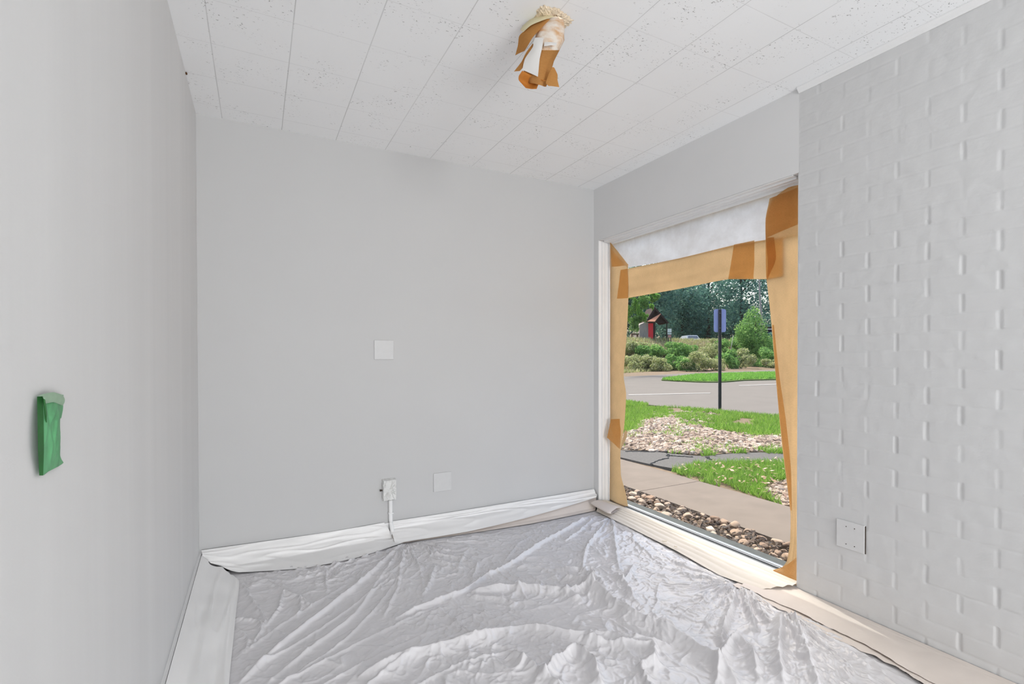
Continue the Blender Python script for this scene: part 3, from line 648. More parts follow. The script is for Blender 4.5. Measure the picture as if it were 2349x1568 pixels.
o = mk('paper_sleeve', V, Fc, None, lamp, True, mats=[M['kraftlamp'], M['sprayed']], fmi=fm)
def flap(name, A, B, mat, n_=24, m_=10, curl=.006, lab=None):
    Vv, Ff = ribbon([lp(*p) for p in A], [lp(*p) for p in B], n_, m_, lambda U, T_, V: (curl*np.sin(np.pi*T_)*np.sin(np.pi*np.clip(U, .1, .95)))[..., None]*(-FW)[None, None, :])
    o = mk(name, Vv, Ff, mat, lamp, True)
    if lab: o['label'] = lab
    return o
# left pointed flap, layered cream collar, lower point, grey-white front strip, bow at lower right, open mouth
flap('paper_flap', [(1232, 44, -.02), (1208, 66, -.01), (1191, 82, -.005), (1188, 104, .0), (1182, 127, .0)], [(1262, 44, -.05), (1240, 66, -.055), (1222, 86, -.055), (1209, 108, -.05), (1203, 117, -.045)], M['kraftlamp'], curl=.01)
flap('paper_collar', [(1238, 30, .0), (1214, 46, .01), (1200, 58, .01), (1193, 69, .01)], [(1272, 38, -.045), (1244, 47, -.05), (1218, 58, -.035), (1200, 74, -.02)], M['cream'], curl=.008, lab='cream oversprayed paper gathered at the top')
flap('paper_flap', [(1222, 100, -.048), (1207, 120, -.045), (1196, 142, -.04), (1179, 164, -.035)], [(1226, 104, -.056), (1220, 122, -.055), (1208, 146, -.055), (1192, 163, -.05)], M['kraftlamp'], curl=.004)
flap('white_strip', [(1228, 86, -.066), (1225, 92, -.066), (1222, 108, -.062), (1204, 135, -.058), (1198, 160, -.060)], [(1247, 88, -.070), (1246, 92, -.070), (1244, 108, -.066), (1238, 135, -.062), (1234, 176, -.063)], M['whitewrap'], 40, 12, .006, 'smooth grey-white strip down the front')
flap('tape_strip', [(1249, 97, -.070), (1262, 96, -.070), (1277, 98, -.062)], [(1248, 106, -.070), (1262, 104, -.070), (1276, 104, -.062)], M['whitewrap'], 14, 6, .002)
flap('paper_flap', [(1267, 154, -.056), (1258, 172, -.060), (1252, 190, -.060), (1258, 197, -.060)], [(1272, 156, -.049), (1279, 171, -.046), (1279, 184, -.046), (1283, 200, -.046)], M['kraftlamp'], curl=.008)
flap('paper_mouth', [(1198, 162, -.060), (1190, 174, -.055), (1190, 184, -.050), (1206, 202, -.045)], [(1256, 186, -.056), (1240, 186, -.052), (1234, 196, -.048), (1231, 204, -.046)], M['kraftinside'], 24, 16, -.02, 'deep orange-brown inside of the open bottom')

# ================================================================== PAPER MASKING ON THE WINDOW
def wp(p): return tuple(wr(p[0], p[1], p[2] if len(p) > 2 else .090))
def wpaper(name, A, B, label, mat='kraft', cat='masking paper', n=60, m=20, amp=.0022, seed=1, group=None):
    def f(U, T_, V):
        h = amp*(perlin(U*4, T_*3, seed)+.5*perlin(U*11, T_*7, seed+1)); return np.stack([h-amp, h*0, h*0], -1)
    V, Fc = ribbon([wp(p) for p in A], [wp(p) for p in B], n, m, f)
    V[:, 1] = np.clip(V[:, 1], WY0+.002+np.where(V[:, 0] > W+.083, .031, np.where(V[:, 0] > W+.053, .018, .014)), WY1-.0005-np.where(V[:, 0] > W+.083, .031, np.where(V[:, 0] > W+.053, .018, .005)))
    V[:, 0] = np.minimum(V[:, 0], W+.100)
    return props(mk(name, V, Fc, M[mat], None, True), label, cat, group)
wpaper('masking_paper', [(1398, 560, .096), (1399, 640, .096), (1399, 760, .096), (1399, 900, .096), (1398, 1040, .096), (1397, 1163, .090)],
       [(1441, 607, .096), (1443, 668, .096), (1438, 770, .096), (1431, 860, .094), (1437, 905, .094), (1432, 980, .092), (1424, 1035, .094), (1425, 1090, .094), (1436, 1130, .09), (1441, 1160, .088)], 'tall brown kraft paper strip masking the left side of the window', seed=3, n=90)
wpaper('masking_film', [(1402, 556, .098), (1560, 506, .098), (1700, 465, .098), (1834, 424, .098)], [(1440, 614, .098), (1560, 593, .098), (1680, 566, .098), (1834, 540, .098)], 'white translucent film band masking the top of the window', 'whitesheet', 'masking film', seed=5, amp=.0012)
wpaper('masking_paper', [(1424, 619, .092), (1445, 615, .092), (1560, 592, .092), (1683, 562, .092), (1757, 550, .092), (1800, 545, .092)], [(1416, 685, .092), (1442, 683, .092), (1560, 662, .092), (1672, 640, .092), (1757, 640, .092), (1800, 632, .092)], 'horizontal brown kraft paper strip masking across the window below the white band', seed=7, n=80)
wpaper('masking_paper', [(1684, 561, .088), (1678, 600, .088), (1671, 640, .087)], [(1731, 551, .088), (1731, 600, .088), (1729, 640, .087)], 'darker doubled kraft paper patch on the horizontal window strip', seed=9, n=30)
wpaper('masking_paper', [(1834, 424, .084), (1808, 430, .084), (1774, 456, .084), (1757, 502, .083), (1757, 560, .083), (1758, 632, .083), (1766, 700, .083), (1775, 800, .082), (1783, 900, .080), (1792, 1000, .080), (1803, 1090, .078), (1814, 1175, .074), (1813, 1240, .070), (1806, 1285, .064), (1795, 1300, .06)],
       [(1836, 424, .084), (1836, 440, .084), (1836, 470, .084), (1836, 505, .084), (1836, 560, .083), (1836, 632, .083), (1836, 700, .083), (1836, 800, .082), (1835, 900, .080), (1834, 1000, .080), (1833, 1090, .078), (1832, 1175, .074), (1831, 1240, .070), (1830, 1290, .064), (1829, 1325, .06)], 'tall brown kraft paper strip masking the right side of the window by the brick', seed=11, n=140)
wpaper('masking_paper', [(1757, 545, .078), (1762, 600, .078), (1760, 642, .078)], [(1776, 544, .078), (1781, 593, .078), (1768, 625, .078)], 'small kraft paper tab lapping the inner top edge of the right window strip', seed=13, n=24, m=10)
wpaper('masking_paper', [(1766, 455, .076), (1757, 500, .076), (1757, 546, .076)], [(1836, 428, .076), (1836, 470, .076), (1836, 512, .076)], 'kraft paper piece doubling the upper right corner of the window masking', seed=15, n=30)
wpaper('masking_paper', [(1772, 745, .074), (1779, 850, .072), (1789, 960, .070), (1802, 1075, .066), (1814, 1170, .062)], [(1776, 745, .062), (1787, 850, .056), (1803, 960, .054), (1815, 1075, .056), (1817, 1170, .060)], 'narrow kraft edge curling into the room along the right window strip', seed=17, n=80, m=8)
wpaper('masking_paper', [(1829, 1276, .05), (1815, 1288, .05), (1795, 1300, .05), (1757, 1311, .03)], [(1828, 1342, .020), (1815, 1336, .018), (1795, 1326, .018), (1770, 1315, .024)], 'kraft paper foot folded onto the sill at the bottom right of the window', seed=19, n=30, m=14)
wpaper('masking_paper', [(1400, 556, .082), (1402, 580, .080), (1404, 612, .076)], [(1403, 558, .082), (1424, 584, .080), (1443, 608, .074)], 'triangular kraft paper corner curled at the upper left of the window', seed=21, n=24, m=10, amp=.004)
wpaper('masking_paper', [(1402, 961, .070), (1397, 985, .045), (1393, 1003, .035)], [(1422, 960, .082), (1425, 1000, .078), (1423, 1030, .076)], 'kraft paper tab folded over the left window strip at its middle', seed=23, n=26, m=12, amp=.003)
wpaper('masking_paper', [(1434, 985, .080), (1428, 1010, .080), (1424, 1028, .080)], [(1440, 990, .066), (1437, 1005, .066), (1425, 1030, .076)], 'small curled kraft paper sliver on the inner edge of the left window strip', seed=25, n=16, m=8)

# ================================================================== OUTSIDE
def ground_ribbon(name, A, B, mat, dz, n=40, m=12, label=None, ext=True, thick=.0, **k):
    """A, B: edges as plan points; lofted across and laid on the terrain"""
    A = resample([(p[0], p[1], 0) for p in A], n); B = resample([(p[0], p[1], 0) for p in B], n); t = np.linspace(0, 1, m)
    V = A[:, None]*(1-t)[None, :, None]+B[:, None]*t[None, :, None]
    V[..., 2] = zg(V[..., 0], V[..., 1])+dz
    V2 = V.copy(); V2[..., 2] -= .06; Fc = grid_faces(n, m); N = n*m
    allF = Fc+[tuple(i+N for i in f[::-1]) for f in Fc]
    per = [(i, 0) for i in range(n)]+[(n-1, j) for j in range(1, m)]+[(i, m-1) for i in range(n-2, -1, -1)]+[(0, j) for j in range(m-2, 0, -1)]
    idx = [a*m+c for a, c in per]
    allF += [(idx[i], idx[(i+1) % len(idx)], idx[(i+1) % len(idx)]+N, idx[i]+N) for i in range(len(idx))]
    return struct(name, np.concatenate([V.reshape(-1, 3), V2.reshape(-1, 3)]), allF, mat, smooth=False)
def gp(pts): return [gpt(*p)[:2] for p in pts]
# terrain: polar plan grid about the house corner, fine near the yard
dists = np.r_[np.linspace(0, 12, 13), np.linspace(13, 34, 22), np.linspace(34.5, 62, 56), np.linspace(64, 130, 12)]
us = np.linspace(-.45, 1.35, 90); TV = []
for dd in dists:
    for q in us:
        base = C0+FW*0; p = C0[:2]+(FW[:2]/np.linalg.norm(FW[:2]))*dd+RT[:2]*q*max(dd, 12.)
        TV.append((p[0], p[1], 0.))
TV = np.array(TV); TV[:, 2] = zg(TV[:, 0], TV[:, 1])-.03+.10*perlin(TV[:, 0]*.5, TV[:, 1]*.5, 201)*np.clip((TV[:, 0]-24)/6, 0, 1)
Ft = grid_faces(len(dists), len(us))
ctr = np.array([TV[list(f)].mean(0) for f in Ft])
Ft = [f for f, c in zip(Ft, ctr) if TV[list(f)][:, 0].min() > W+TH+.05]
struct('ground', TV, Ft, M['dirt'], smooth=True)
b = MB(); b.box(W+TH+.001, 4.5, -6, 8, -.30, -.132); struct('yard_base', np.concatenate(b.v), b.f, M['dirt'])
b = MB(); b.box(W+TH+.0005, W+.30, -5, 3, -.30, .0); struct('footing_ledge', np.concatenate(b.v), b.f, M['ledge'])
ground_ribbon('road', gp([(1150, 905), (1300, 908), (1430, 921), (1490, 928), (1560, 935), (1650, 943), (1790, 957), (1960, 978), (2200, 1010)]), gp([(1150, 874), (1300, 869), (1434, 863), (1500, 860), (1570, 856), (1650, 853), (1779, 848), (1960, 842), (2200, 838)]), M['road'], .0, 60, 30)
b = MB()
SWX0, SWX1 = 3.54, 4.34
ysl = [-5.5, -3.2, -1.42, -.05+.42, 2.1, 4.6, 7.5]
for i in range(len(ysl)-1): b.box(SWX0, SWX1, ysl[i]+.004, ysl[i+1]-.004, -.22, -.10)
struct('sidewalk', np.concatenate(b.v), b.f, M['concrete'])
ground_ribbon('asphalt_patch', gp([(1330, 1030), (1430, 1034), (1500, 1037), (1600, 1047), (1700, 1040), (1800, 1038), (2000, 1036)]), gp([(1330, 1030), (1430, 1052), (1490, 1066), (1560, 1077), (1700, 1064), (1800, 1062), (2000, 1060)]), M['asphalt'], .012, 40, 8)
for pts in ([(1430, 1037), (1500, 1038), (1545, 1038)], [(1490, 1067), (1510, 1058), (1535, 1052), (1530, 1042)], [(1530, 1047), (1590, 1050)], [(1620, 1050), (1635, 1057)]):
    b = MB(); P = [gpt(*p)+np.array([0, 0, .014]) for p in pts]; b.tube(resample(P, 24)+np.random.default_rng(3).normal(0, .012, (24, 3))*np.array([1, 1, 0]), .007, 6); struct('asphalt_crack', np.concatenate(b.v), b.f, M['gasket'])
def flatmark(A, B):
    return ground_ribbon('road_marking', gp(A), gp(B), M['markwhite'], .008, 14, 3)
flatmark([(1442, 904.5), (1630, 900.5)], [(1442, 906.5), (1630, 902)]); flatmark([(1695, 883.5), (1790, 880)], [(1695, 885), (1790, 881.5)])
ground_ribbon('island_base', gp([(1519, 873), (1600, 877), (1660, 877), (1710, 873), (1800, 871), (1950, 868)]), gp([(1517, 872), (1600, 861.5), (1660, 859.5), (1710, 858), (1800, 855.5), (1950, 852)]), M['soilgrass'], .05, 40, 8)
# ---- grass blades, gravel, litter
def inpoly(P, poly):
    x, y = P[:, 0], P[:, 1]; c = np.zeros(len(P), bool); n = len(poly)
    for i in range(n):
        x1, y1 = poly[i]; x2, y2 = poly[(i+1) % n]
        c ^= ((y1 > y) != (y2 > y)) & (x < (x2-x1)*(y-y1)/(y2-y1+1e-12)+x1)
    return c
def scatter(pxpoly, n, seed):
    poly = np.array(gp(pxpoly)); r = np.random.default_rng(seed); mn, mx = poly.min(0), poly.max(0); out = np.zeros((0, 2))
    while len(out) < n:
        P = r.uniform(mn, mx, (n*3, 2)); out = np.vstack([out, P[inpoly(P, poly)]])
    return out[:n]
def blades(P, hgt, wid, seed, dz=0.):
    r = np.random.default_rng(seed); n = len(P); a = r.uniform(0, 6.28, n); h = hgt*r.uniform(.5, 1.3, n); w = wid*r.uniform(.7, 1.3, n); ln = r.normal(0, .45, (n, 2))*h[:, None]
    z = zg(P[:, 0], P[:, 1])+dz; dx, dy = np.cos(a)*w, np.sin(a)*w
    V = np.stack([np.c_[P[:, 0]-dx, P[:, 1]-dy, z], np.c_[P[:, 0]+dx, P[:, 1]+dy, z], np.c_[P[:, 0]+ln[:, 0], P[:, 1]+ln[:, 1], z+h]], 1).reshape(-1, 3)
    return V, np.arange(3*n).reshape(-1, 3).tolist()
def stuff(name, V, Fc, mat, label, cat, smooth=False):
    return props(mk(name, V, Fc, mat, None, smooth), label, cat, kind='stuff')
def clumpmask(P, s, seed, th): return P[perlin(P[:, 0]*s, P[:, 1]*s, seed) > th]
nearlawn = [(1540, 1079), (1600, 1064), (1700, 1060), (1815, 1060), (1960, 1062), (1960, 1190), (1815, 1165), (1745, 1140), (1690, 1122), (1640, 1112), (1590, 1098)]
P = scatter(nearlawn, 15000, 301); P = P[~inpoly(P, np.array(gp([(1745, 1125), (1765, 1105), (1820, 1095), (1960, 1085), (1960, 1200), (1815, 1170)])))]
V, Fc = blades(clumpmask(P, 5, 302, -.35), .075, .006, 303, -.01); stuff('lawn_grass', V, Fc, M['grass'], 'bright green grass patch between the sidewalk and the grey asphalt', 'grass')
farlawn = [[(1430, 940), (1490, 935), (1560, 936), (1650, 944), (1790, 957), (1900, 968), (1900, 1010), (1790, 1004), (1700, 1003), (1625, 985), (1560, 978), (1545, 957), (1480, 968), (1470, 985), (1440, 995), (1200, 1000), (1200, 925)]]
V1, F1 = blades(clumpmask(scatter(farlawn[0], 38000, 304), 1.7, 305, -.30), .085, .011, 306)
V2, F2 = blades(clumpmask(scatter([(1420, 985), (1500, 975), (1620, 985), (1800, 1002), (1800, 1040), (1600, 1045), (1420, 1035)], 5200, 307), 2.3, 308, .22), .075, .010, 309)
V3, F3 = blades(scatter([(1430, 921), (1490, 928), (1470, 935), (1430, 936), (1380, 934), (1380, 918)], 2500, 310), .09, .014, 311)
V4, F4 = blades(clumpmask(scatter([(1610, 1036), (1700, 1034), (1800, 1034), (1800, 1042), (1700, 1043), (1610, 1048)], 900, 312), 3, 313, .0), .08, .010, 314)
mbg = MB(); mbg.add(V1, F1); mbg.add(V2, F2); mbg.add(V3, F3); mbg.add(V4, F4)
stuff('verge_grass', np.concatenate(mbg.v), mbg.f, M['grass'], 'bright green grass of the verge in front of the road around the sign post', 'grass')
V, Fc = blades(scatter([(1519, 872), (1600, 862), (1660, 860), (1710, 858.5), (1800, 856), (1950, 853), (1950, 868), (1800, 870), (1710, 872), (1660, 876), (1600, 876), (1550, 875)], 22000, 315), .12, .03, 316, .05); stuff('island_grass', V, Fc, M['leafbright'], 'green grass growing on the traffic island in the road', 'grass')
ground_ribbon('verge_base', gp([(1330, 930), (1430, 941), (1490, 934), (1560, 937), (1650, 945), (1790, 959), (1960, 980)]), gp([(1330, 1028), (1430, 1033), (1500, 1035), (1600, 1045), (1700, 1039), (1800, 1037), (1960, 1036)]), M['dirt'], .012, 40, 14)
def ico():
    t = (1+5**.5)/2; v = np.array([(-1, t, 0), (1, t, 0), (-1, -t, 0), (1, -t, 0), (0, -1, t), (0, 1, t), (0, -1, -t), (0, 1, -t), (t, 0, -1), (t, 0, 1), (-t, 0, -1), (-t, 0, 1)], float)
    f = [(0, 11, 5), (0, 5, 1), (0, 1, 7), (0, 7, 10), (0, 10, 11), (1, 5, 9), (5, 11, 4), (11, 10, 2), (10, 7, 6), (7, 1, 8), (3, 9, 4), (3, 4, 2), (3, 2, 6), (3, 6, 8), (3, 8, 9), (4, 9, 5), (2, 4, 11), (6, 2, 10), (8, 6, 7), (9, 8, 1)]
    return v/np.linalg.norm(v[0]), f
IV, IF = ico()
def rocks(P, smin, smax, seed, dz=0.):
    r = np.random.default_rng(seed); Vs, Fs_ = [], []; n = 0; z = zg(P[:, 0], P[:, 1])
    for i, p in enumerate(P):
        s = r.uniform(smin, smax)*r.uniform(.6, 1.4, 3)*np.array([1, 1, .6]); a = r.uniform(0, 6.28); v = IV*(1+r.normal(0, .16, (12, 1)))*s
        c, s_ = math.cos(a), math.sin(a); v = np.c_[v[:, 0]*c-v[:, 1]*s_, v[:, 0]*s_+v[:, 1]*c, v[:, 2]]; Vs.append(v+np.array([p[0], p[1], z[i]+dz+s[2]*.35])); Fs_ += [(a_+n, b_+n, c_+n) for a_, b_, c_ in IF]; n += 12
    return np.concatenate(Vs), Fs_
P = scatter([(1380, 1000), (1435, 998), (1480, 965), (1545, 955), (1620, 985), (1700, 1000), (1800, 1000), (1900, 1005), (1900, 1035), (1800, 1036), (1700, 1038), (1600, 1044), (1430, 1032), (1380, 1028)], 3600, 320)
P = np.vstack([P, scatter([(1480, 950), (1560, 945), (1640, 950), (1620, 985), (1540, 975)], 350, 323)])
V, Fc = rocks(P, .020, .055, 321, .012); stuff('gravel_bed', V, Fc, M['gravel'], 'bed of pale beige gravel between the verge grass and the grey asphalt', 'gravel')
P = scatter([(1748, 1126), (1768, 1108), (1820, 1098), (1940, 1090), (1940, 1185), (1818, 1168)], 700, 324)
V, Fc = rocks(P, .012, .035, 325, -.01); stuff('mulch_gravel', V, Fc, M['gravel'], 'brownish gravel patch at the right end beside the sidewalk', 'gravel')
def leaves_flat(P, size, seed, z0, lift=.02):
    r = np.random.default_rng(seed); n = len(P); a = r.uniform(0, 6.28, n); s = size*r.uniform(.6, 1.5, n); u = np.stack([np.cos(a), np.sin(a), r.normal(0, .35, n)], 1)*s[:, None]; v = np.stack([-np.sin(a), np.cos(a), r.normal(0, .35, n)], 1)*s[:, None]*.5
    c = np.c_[P, np.full(n, z0)+r.uniform(0, lift, n)]; V = np.stack([c-u, c-v, c+u, c+v], 1).reshape(-1, 3); return V, np.arange(4*n).reshape(-1, 4).tolist()
P = scatter(nearlawn, 260, 330); V, Fc = leaves_flat(P, .022, 331, -.09, .05); stuff('fallen_leaves', V, Fc, M['petal'], 'pinkish dry leaves fallen in the grass beside the sidewalk', 'leaves')
r = np.random.default_rng(340); P = np.c_[r.uniform(W+.315, SWX0-.02, 6500), r.uniform(-2.6, 2.2, 6500)]
V, Fc = leaves_flat(P, .017, 341, -.130, .045); stuff('leaf_litter', V, Fc, M['litter'], 'dark leaf litter filling the rubble strip under the window', 'leaf litter')
# the counted stones of the rubble strip
protos = []
for k in range(6):
    import bmesh
    bm = bmesh.new(); bmesh.ops.create_icosphere(bm, subdivisions=3, radius=1); rs = np.random.default_rng(400+k); nd = rs.normal(0, 1, (9, 3)); nd /= np.linalg.norm(nd, axis=1)[:, None]; cut = rs.uniform(.55, .9, 9)
    for v in bm.verts:
        p = np.array(v.co)
        for a, c in zip(nd, cut):
            d = p@a
            if d > c: p = p-a*(d-c)
        v.co = p*np.array([1, .8, .6])
    me = bpy.data.meshes.new('stone'); bm.to_mesh(me); bm.free(); me.materials.append(M['stone']); protos.append(me)
cells = []
rs = np.random.default_rng(444)
for k in range(6000):
    if len(cells) >= 300: break
    p = np.array([rs.uniform(W+.335, SWX0-.02), rs.uniform(-1.9, .75)]); s = rs.uniform(.016, .054)*(1.0 if p[0] > 3.2 else .7)
    if all(np.hypot(*(p-c[0])) > .8*(s+c[1]) for c in cells): cells.append((p, s))
first = None
for i, (p, s) in enumerate(cells):
    if first is None:
        o = bpy.data.objects.new('rubble_stone', protos[0]); first = o; props(o, 'pale broken stone lying in the rubble strip between window and sidewalk', 'stone', 'broken stones in the rubble strip')
    else:
        o = first.copy(); o.data = protos[i % 6]
    C.objects.link(o)
    o.location = (p[0], p[1], -.128+s*.55); o.scale = (s, s, s); o.rotation_euler = (rs.uniform(-.4, .4), rs.uniform(-.4, .4), rs.uniform(0, 6.28))
# ---- plants
def foliage(center, radii, n, size, seed, clumps=14, droop=0.):
    r = np.random.default_rng(seed); center = np.array(center, float); radii = np.array(radii, float)
    d = r.normal(0, 1, (clumps, 3)); d /= np.linalg.norm(d, axis=1)[:, None]; cc = d*(r.uniform(.25, 1, (clumps, 1))**.5)*.82
    which = r.integers(0, clumps, n); g = r.normal(0, 1, (n, 3)); g /= np.linalg.norm(g, axis=1)[:, None]; rad = r.uniform(.3, 1, (n, 1))**.4*.42
    p = (cc[which]+g*rad)*radii+center
    if droop: p[:, 2] -= droop*r.uniform(0, 1, n)**2
    t = r.normal(0, 1, (n, 3)); t /= np.linalg.norm(t, axis=1)[:, None]; b_ = np.cross(t, r.normal(0, 1, (n, 3))); b_ /= np.linalg.norm(b_, axis=1)[:, None]
    s = size*r.uniform(.6, 1.4, (n, 1)); V = np.stack([p-t*s, p-b_*s*.5, p+t*s, p+b_*s*.5], 1).reshape(-1, 3)
    return V, np.arange(4*n).reshape(-1, 4).tolist()
def px_m(Z): return Z/F
def tree(px, pbase, ptop, Z, wpx, mat, label, n, size, seed, name='tree', group=None, trunk='bark', cat='tree', crown0=.35, clumps=16):
    ztop = at(px, ptop, Z)[2]; base = at(px, pbase, Z); base[2] = zg(base[0], base[1])-.02; hgt = ztop-base[2]; k = px_m(Z)
    t = thing(name, label, cat, base, group)
    b = MB(); rb = max(.03, hgt*.018); top = base+np.array([0, 0, hgt*.8]); b.tube([base, base+np.array([.05, .03, hgt*.3]), top], [rb, rb*.8, rb*.25], 8)
    rs_ = np.random.default_rng(seed)
    for j in range(6):
        a = rs_.uniform(0, 6.28); s = base+np.array([0, 0, hgt*rs_.uniform(.3, .65)]); e = s+np.array([math.cos(a), math.sin(a), .8])*hgt*.16; b.tube([s, e], [rb*.4, rb*.1], 6)
    b.build('trunk', M[trunk], t)
    c = base+np.array([0, 0, hgt*(crown0+1)/2]); V, Fc = foliage(c, (wpx*k/2, wpx*k/2, hgt*(1-crown0)/2*1.05), n, size, seed, clumps); mk('foliage', V, Fc, M[mat], t)
    return t
G_T = 'trees behind the bank'
tree(1470, 790, 560, 62, 190, 'leafdark', 'dark leafy tree rising behind the brown shed', 9000, .20, 501, group=G_T, crown0=.12, clumps=26)
tree(1565, 792, 590, 66, 130, 'leafdark', 'dark leafy tree behind the white car', 7000, .20, 502, group=G_T, crown0=.10, clumps=26)
tree(1625, 792, 545, 72, 150, 'leafdark', 'tall dark tree behind the blue-grey sign back', 5600, .20, 503, group=G_T, crown0=.14, clumps=24)
tree(1700, 792, 560, 64, 120, 'leafdark', 'dark thin-crowned tree between the sign back and the pale trunk', 3600, .19, 504, group=G_T, crown0=.12, clumps=22)
tree(1775, 792, 580, 70, 110, 'leafdark', 'dark tree right of the pale bare trunk', 3800, .19, 505, group=G_T, crown0=.10, clumps=20)
tree(1398, 800, 640, 58, 120, 'leafdark', 'dark tree at the left edge of the window view', 6000, .20, 506, group=G_T, crown0=.10)
tree(1520, 792, 640, 76, 140, 'leafdark', 'low dark tree filling the gap right of the shed roof', 7000, .22, 507, group=G_T, crown0=.05)
tree(1600, 796, 700, 78, 150, 'leafdark', 'low dark tree mass above the white car roof', 8000, .22, 508, group=G_T, crown0=.02)
tree(1690, 796, 690, 76, 140, 'leafdark', 'low dark tree mass right of the sign post', 7000, .22, 509, group=G_T, crown0=.02)
tree(1733, 805, 712, 42, 82, 'leafmid', 'feathery mid-green tree at the right end of the bank', 9000, .085, 510, crown0=.04, clumps=26)
tree(1180, 800, 560, 64, 190, 'leafdark', 'dark tree beyond the left edge of the window view, farthest left', 6500, .22, 511, group=G_T, crown0=.08, clumps=24)
tree(1290, 800, 580, 60, 170, 'leafdark', 'dark tree beyond the left edge of the window view, next to the visible one', 6500, .22, 512, group=G_T, crown0=.08, clumps=24)
# hanging bright branch of a nearer tree, upper left
tb = gpt(1352, 868); nt = thing('near_tree', 'nearer tree with sunlit light-green branches hanging in at the upper left', 'tree', tb)
b = MB(); tip = at(1385, 600, 30); b.tube([tb, tb+np.array([0, 0, 3.]), tip], [.22, .18, .06], 8); b.tube([tip, at(1440, 650, 30), at(1490, 690, 30)], [.05, .03, .01], 6); b.build('trunk', M['bark'], nt)
mbl = MB()
for i, (x, y, w, h) in enumerate([(1442, 672, 34, 30), (1462, 700, 30, 34), (1478, 688, 26, 26), (1500, 680, 20, 18), (1452, 740, 24, 34), (1474, 728, 18, 22), (1436, 710, 26, 40), (1405, 680, 40, 60)]):
    k = px_m(30); V, Fc = foliage(at(x, y, 30), (w*k*.62, w*k*.62, h*k*.62), 1300, .055, 520+i, 10, .12); mbl.add(V, Fc)
mbl.build('foliage', M['leafmid'], nt)
mbl = MB()
for i, (x, y, w, h) in enumerate([(1500, 676, 14, 14), (1496, 698, 10, 14), (1466, 712, 10, 26), (1480, 724, 12, 14), (1458, 690, 8, 20)]):
    k = px_m(29); V, Fc = foliage(at(x, y, 29), (w*k*.6, w*k*.6, h*k*.6), 320, .055, 540+i, 6, .08); mbl.add(V, Fc)
o = mbl.build('sunlit_leaves', M['leafbright'], nt); o['label'] = 'bright yellow-green sunlit leaves'
# shrubs on the bank
shr = []
rs = np.random.default_rng(600)
specs = [(1447, 800, 40, 30, 'leafolive'), (1470, 812, 34, 34, 'leafmid'), (1500, 806, 44, 36, 'leafmid'), (1530, 800, 46, 32, 'leafmid'), (1562, 810, 44, 38, 'leafmid'), (1588, 808, 42, 30, 'leafmid'), (1624, 806, 44, 44, 'leafolive'), (1552, 794, 34, 12, 'leafolive'), (1480, 792, 60, 12, 'leafolive'),
         (1450, 836, 44, 40, 'leafolive'), (1482, 836, 40, 40, 'leafolive'), (1515, 838, 44, 34, 'leafolive'), (1545, 834, 44, 32, 'leafmid'), (1575, 840, 36, 28, 'leafmid'), (1600, 834, 50, 42, 'leafolive'), (1634, 830, 46, 44, 'leafolive'),
         (1672, 826, 44, 46, 'leafmid'), (1700, 826, 46, 44, 'leafolive'), (1730, 818, 50, 44, 'leafmid'), (1757, 822, 46, 46, 'leafmid'), (1785, 806, 40, 60, 'leafbright'), (1775, 834, 40, 22, 'leafolive'), (1690, 790, 44, 34, 'leafmid'), (1720, 792, 40, 30, 'leafdark'), (1660, 800, 34, 40, 'leafmid'), (1640, 790, 36, 22, 'leafolive'), (1762, 790, 40, 50, 'leafdark')]
kind = {'leafolive': 'greyish olive', 'leafmid': 'mid-green', 'leafbright': 'bright green', 'leafdark': 'dark green'}
def where(x, y):
    v = 'low' if y > 823 else ('halfway up' if y > 803 else 'on top of')
    if x < 1475: h = 'at the left end below the shed'
    elif x < 1505: h = 'below the red door'
    elif x < 1540: h = 'below the small white sign'
    elif x < 1572: h = 'left of the white car'
    elif x < 1610: h = 'under the white car'
    elif x < 1648: h = 'just left of the sign post'
    elif x < 1680: h = 'just right of the sign post'
    elif x < 1715: h = 'below the leaning sticks'
    elif x < 1745: h = 'below the feathery tree'
    else: h = 'beside the right kraft strip'
    return v, h
seen = {}
for i, (x, y, w, h, mt) in enumerate(specs):
    g_ = gpt(x, min(y+h*.42, 850)); Z = min(float((g_-C0)@FW), 54.); k = px_m(Z)
    c = at(x, y, Z); gz = float(zg(c[0], c[1])); v, hh_ = where(x, y)
    lab = f'{kind[mt]} shrub {v} the bank {hh_}' if v != 'low' else f'{kind[mt]} shrub low on the bank {hh_}'
    if v == 'halfway up': lab = f'{kind[mt]} shrub halfway up the bank {hh_}'
    if lab in seen: lab = lab.replace(' shrub', ' larger shrub' if w > 45 else ' smaller shrub')
    seen[lab] = 1
    t = thing('shrub', lab, 'shrub', (c[0], c[1], gz), 'shrubs on the bank')
    cz_ = c[2]; b = MB()
    for j in range(4): a = j*1.6; b.tube([(c[0], c[1], gz-.05), (c[0]+.3*w*k*math.cos(a), c[1]+.3*w*k*math.sin(a), cz_)], [.02, .008], 5)
    b.build('stem', M['bark'], t)
    V, Fc = foliage((c[0], c[1], cz_), (w*k*.66, w*k*.66, h*k*.62), 2500, .085 if mt != 'leafolive' else .07, 610+i, 10); V[:, 2] = np.maximum(V[:, 2], gz+.01); mk('foliage', V, Fc, M[mt], t)
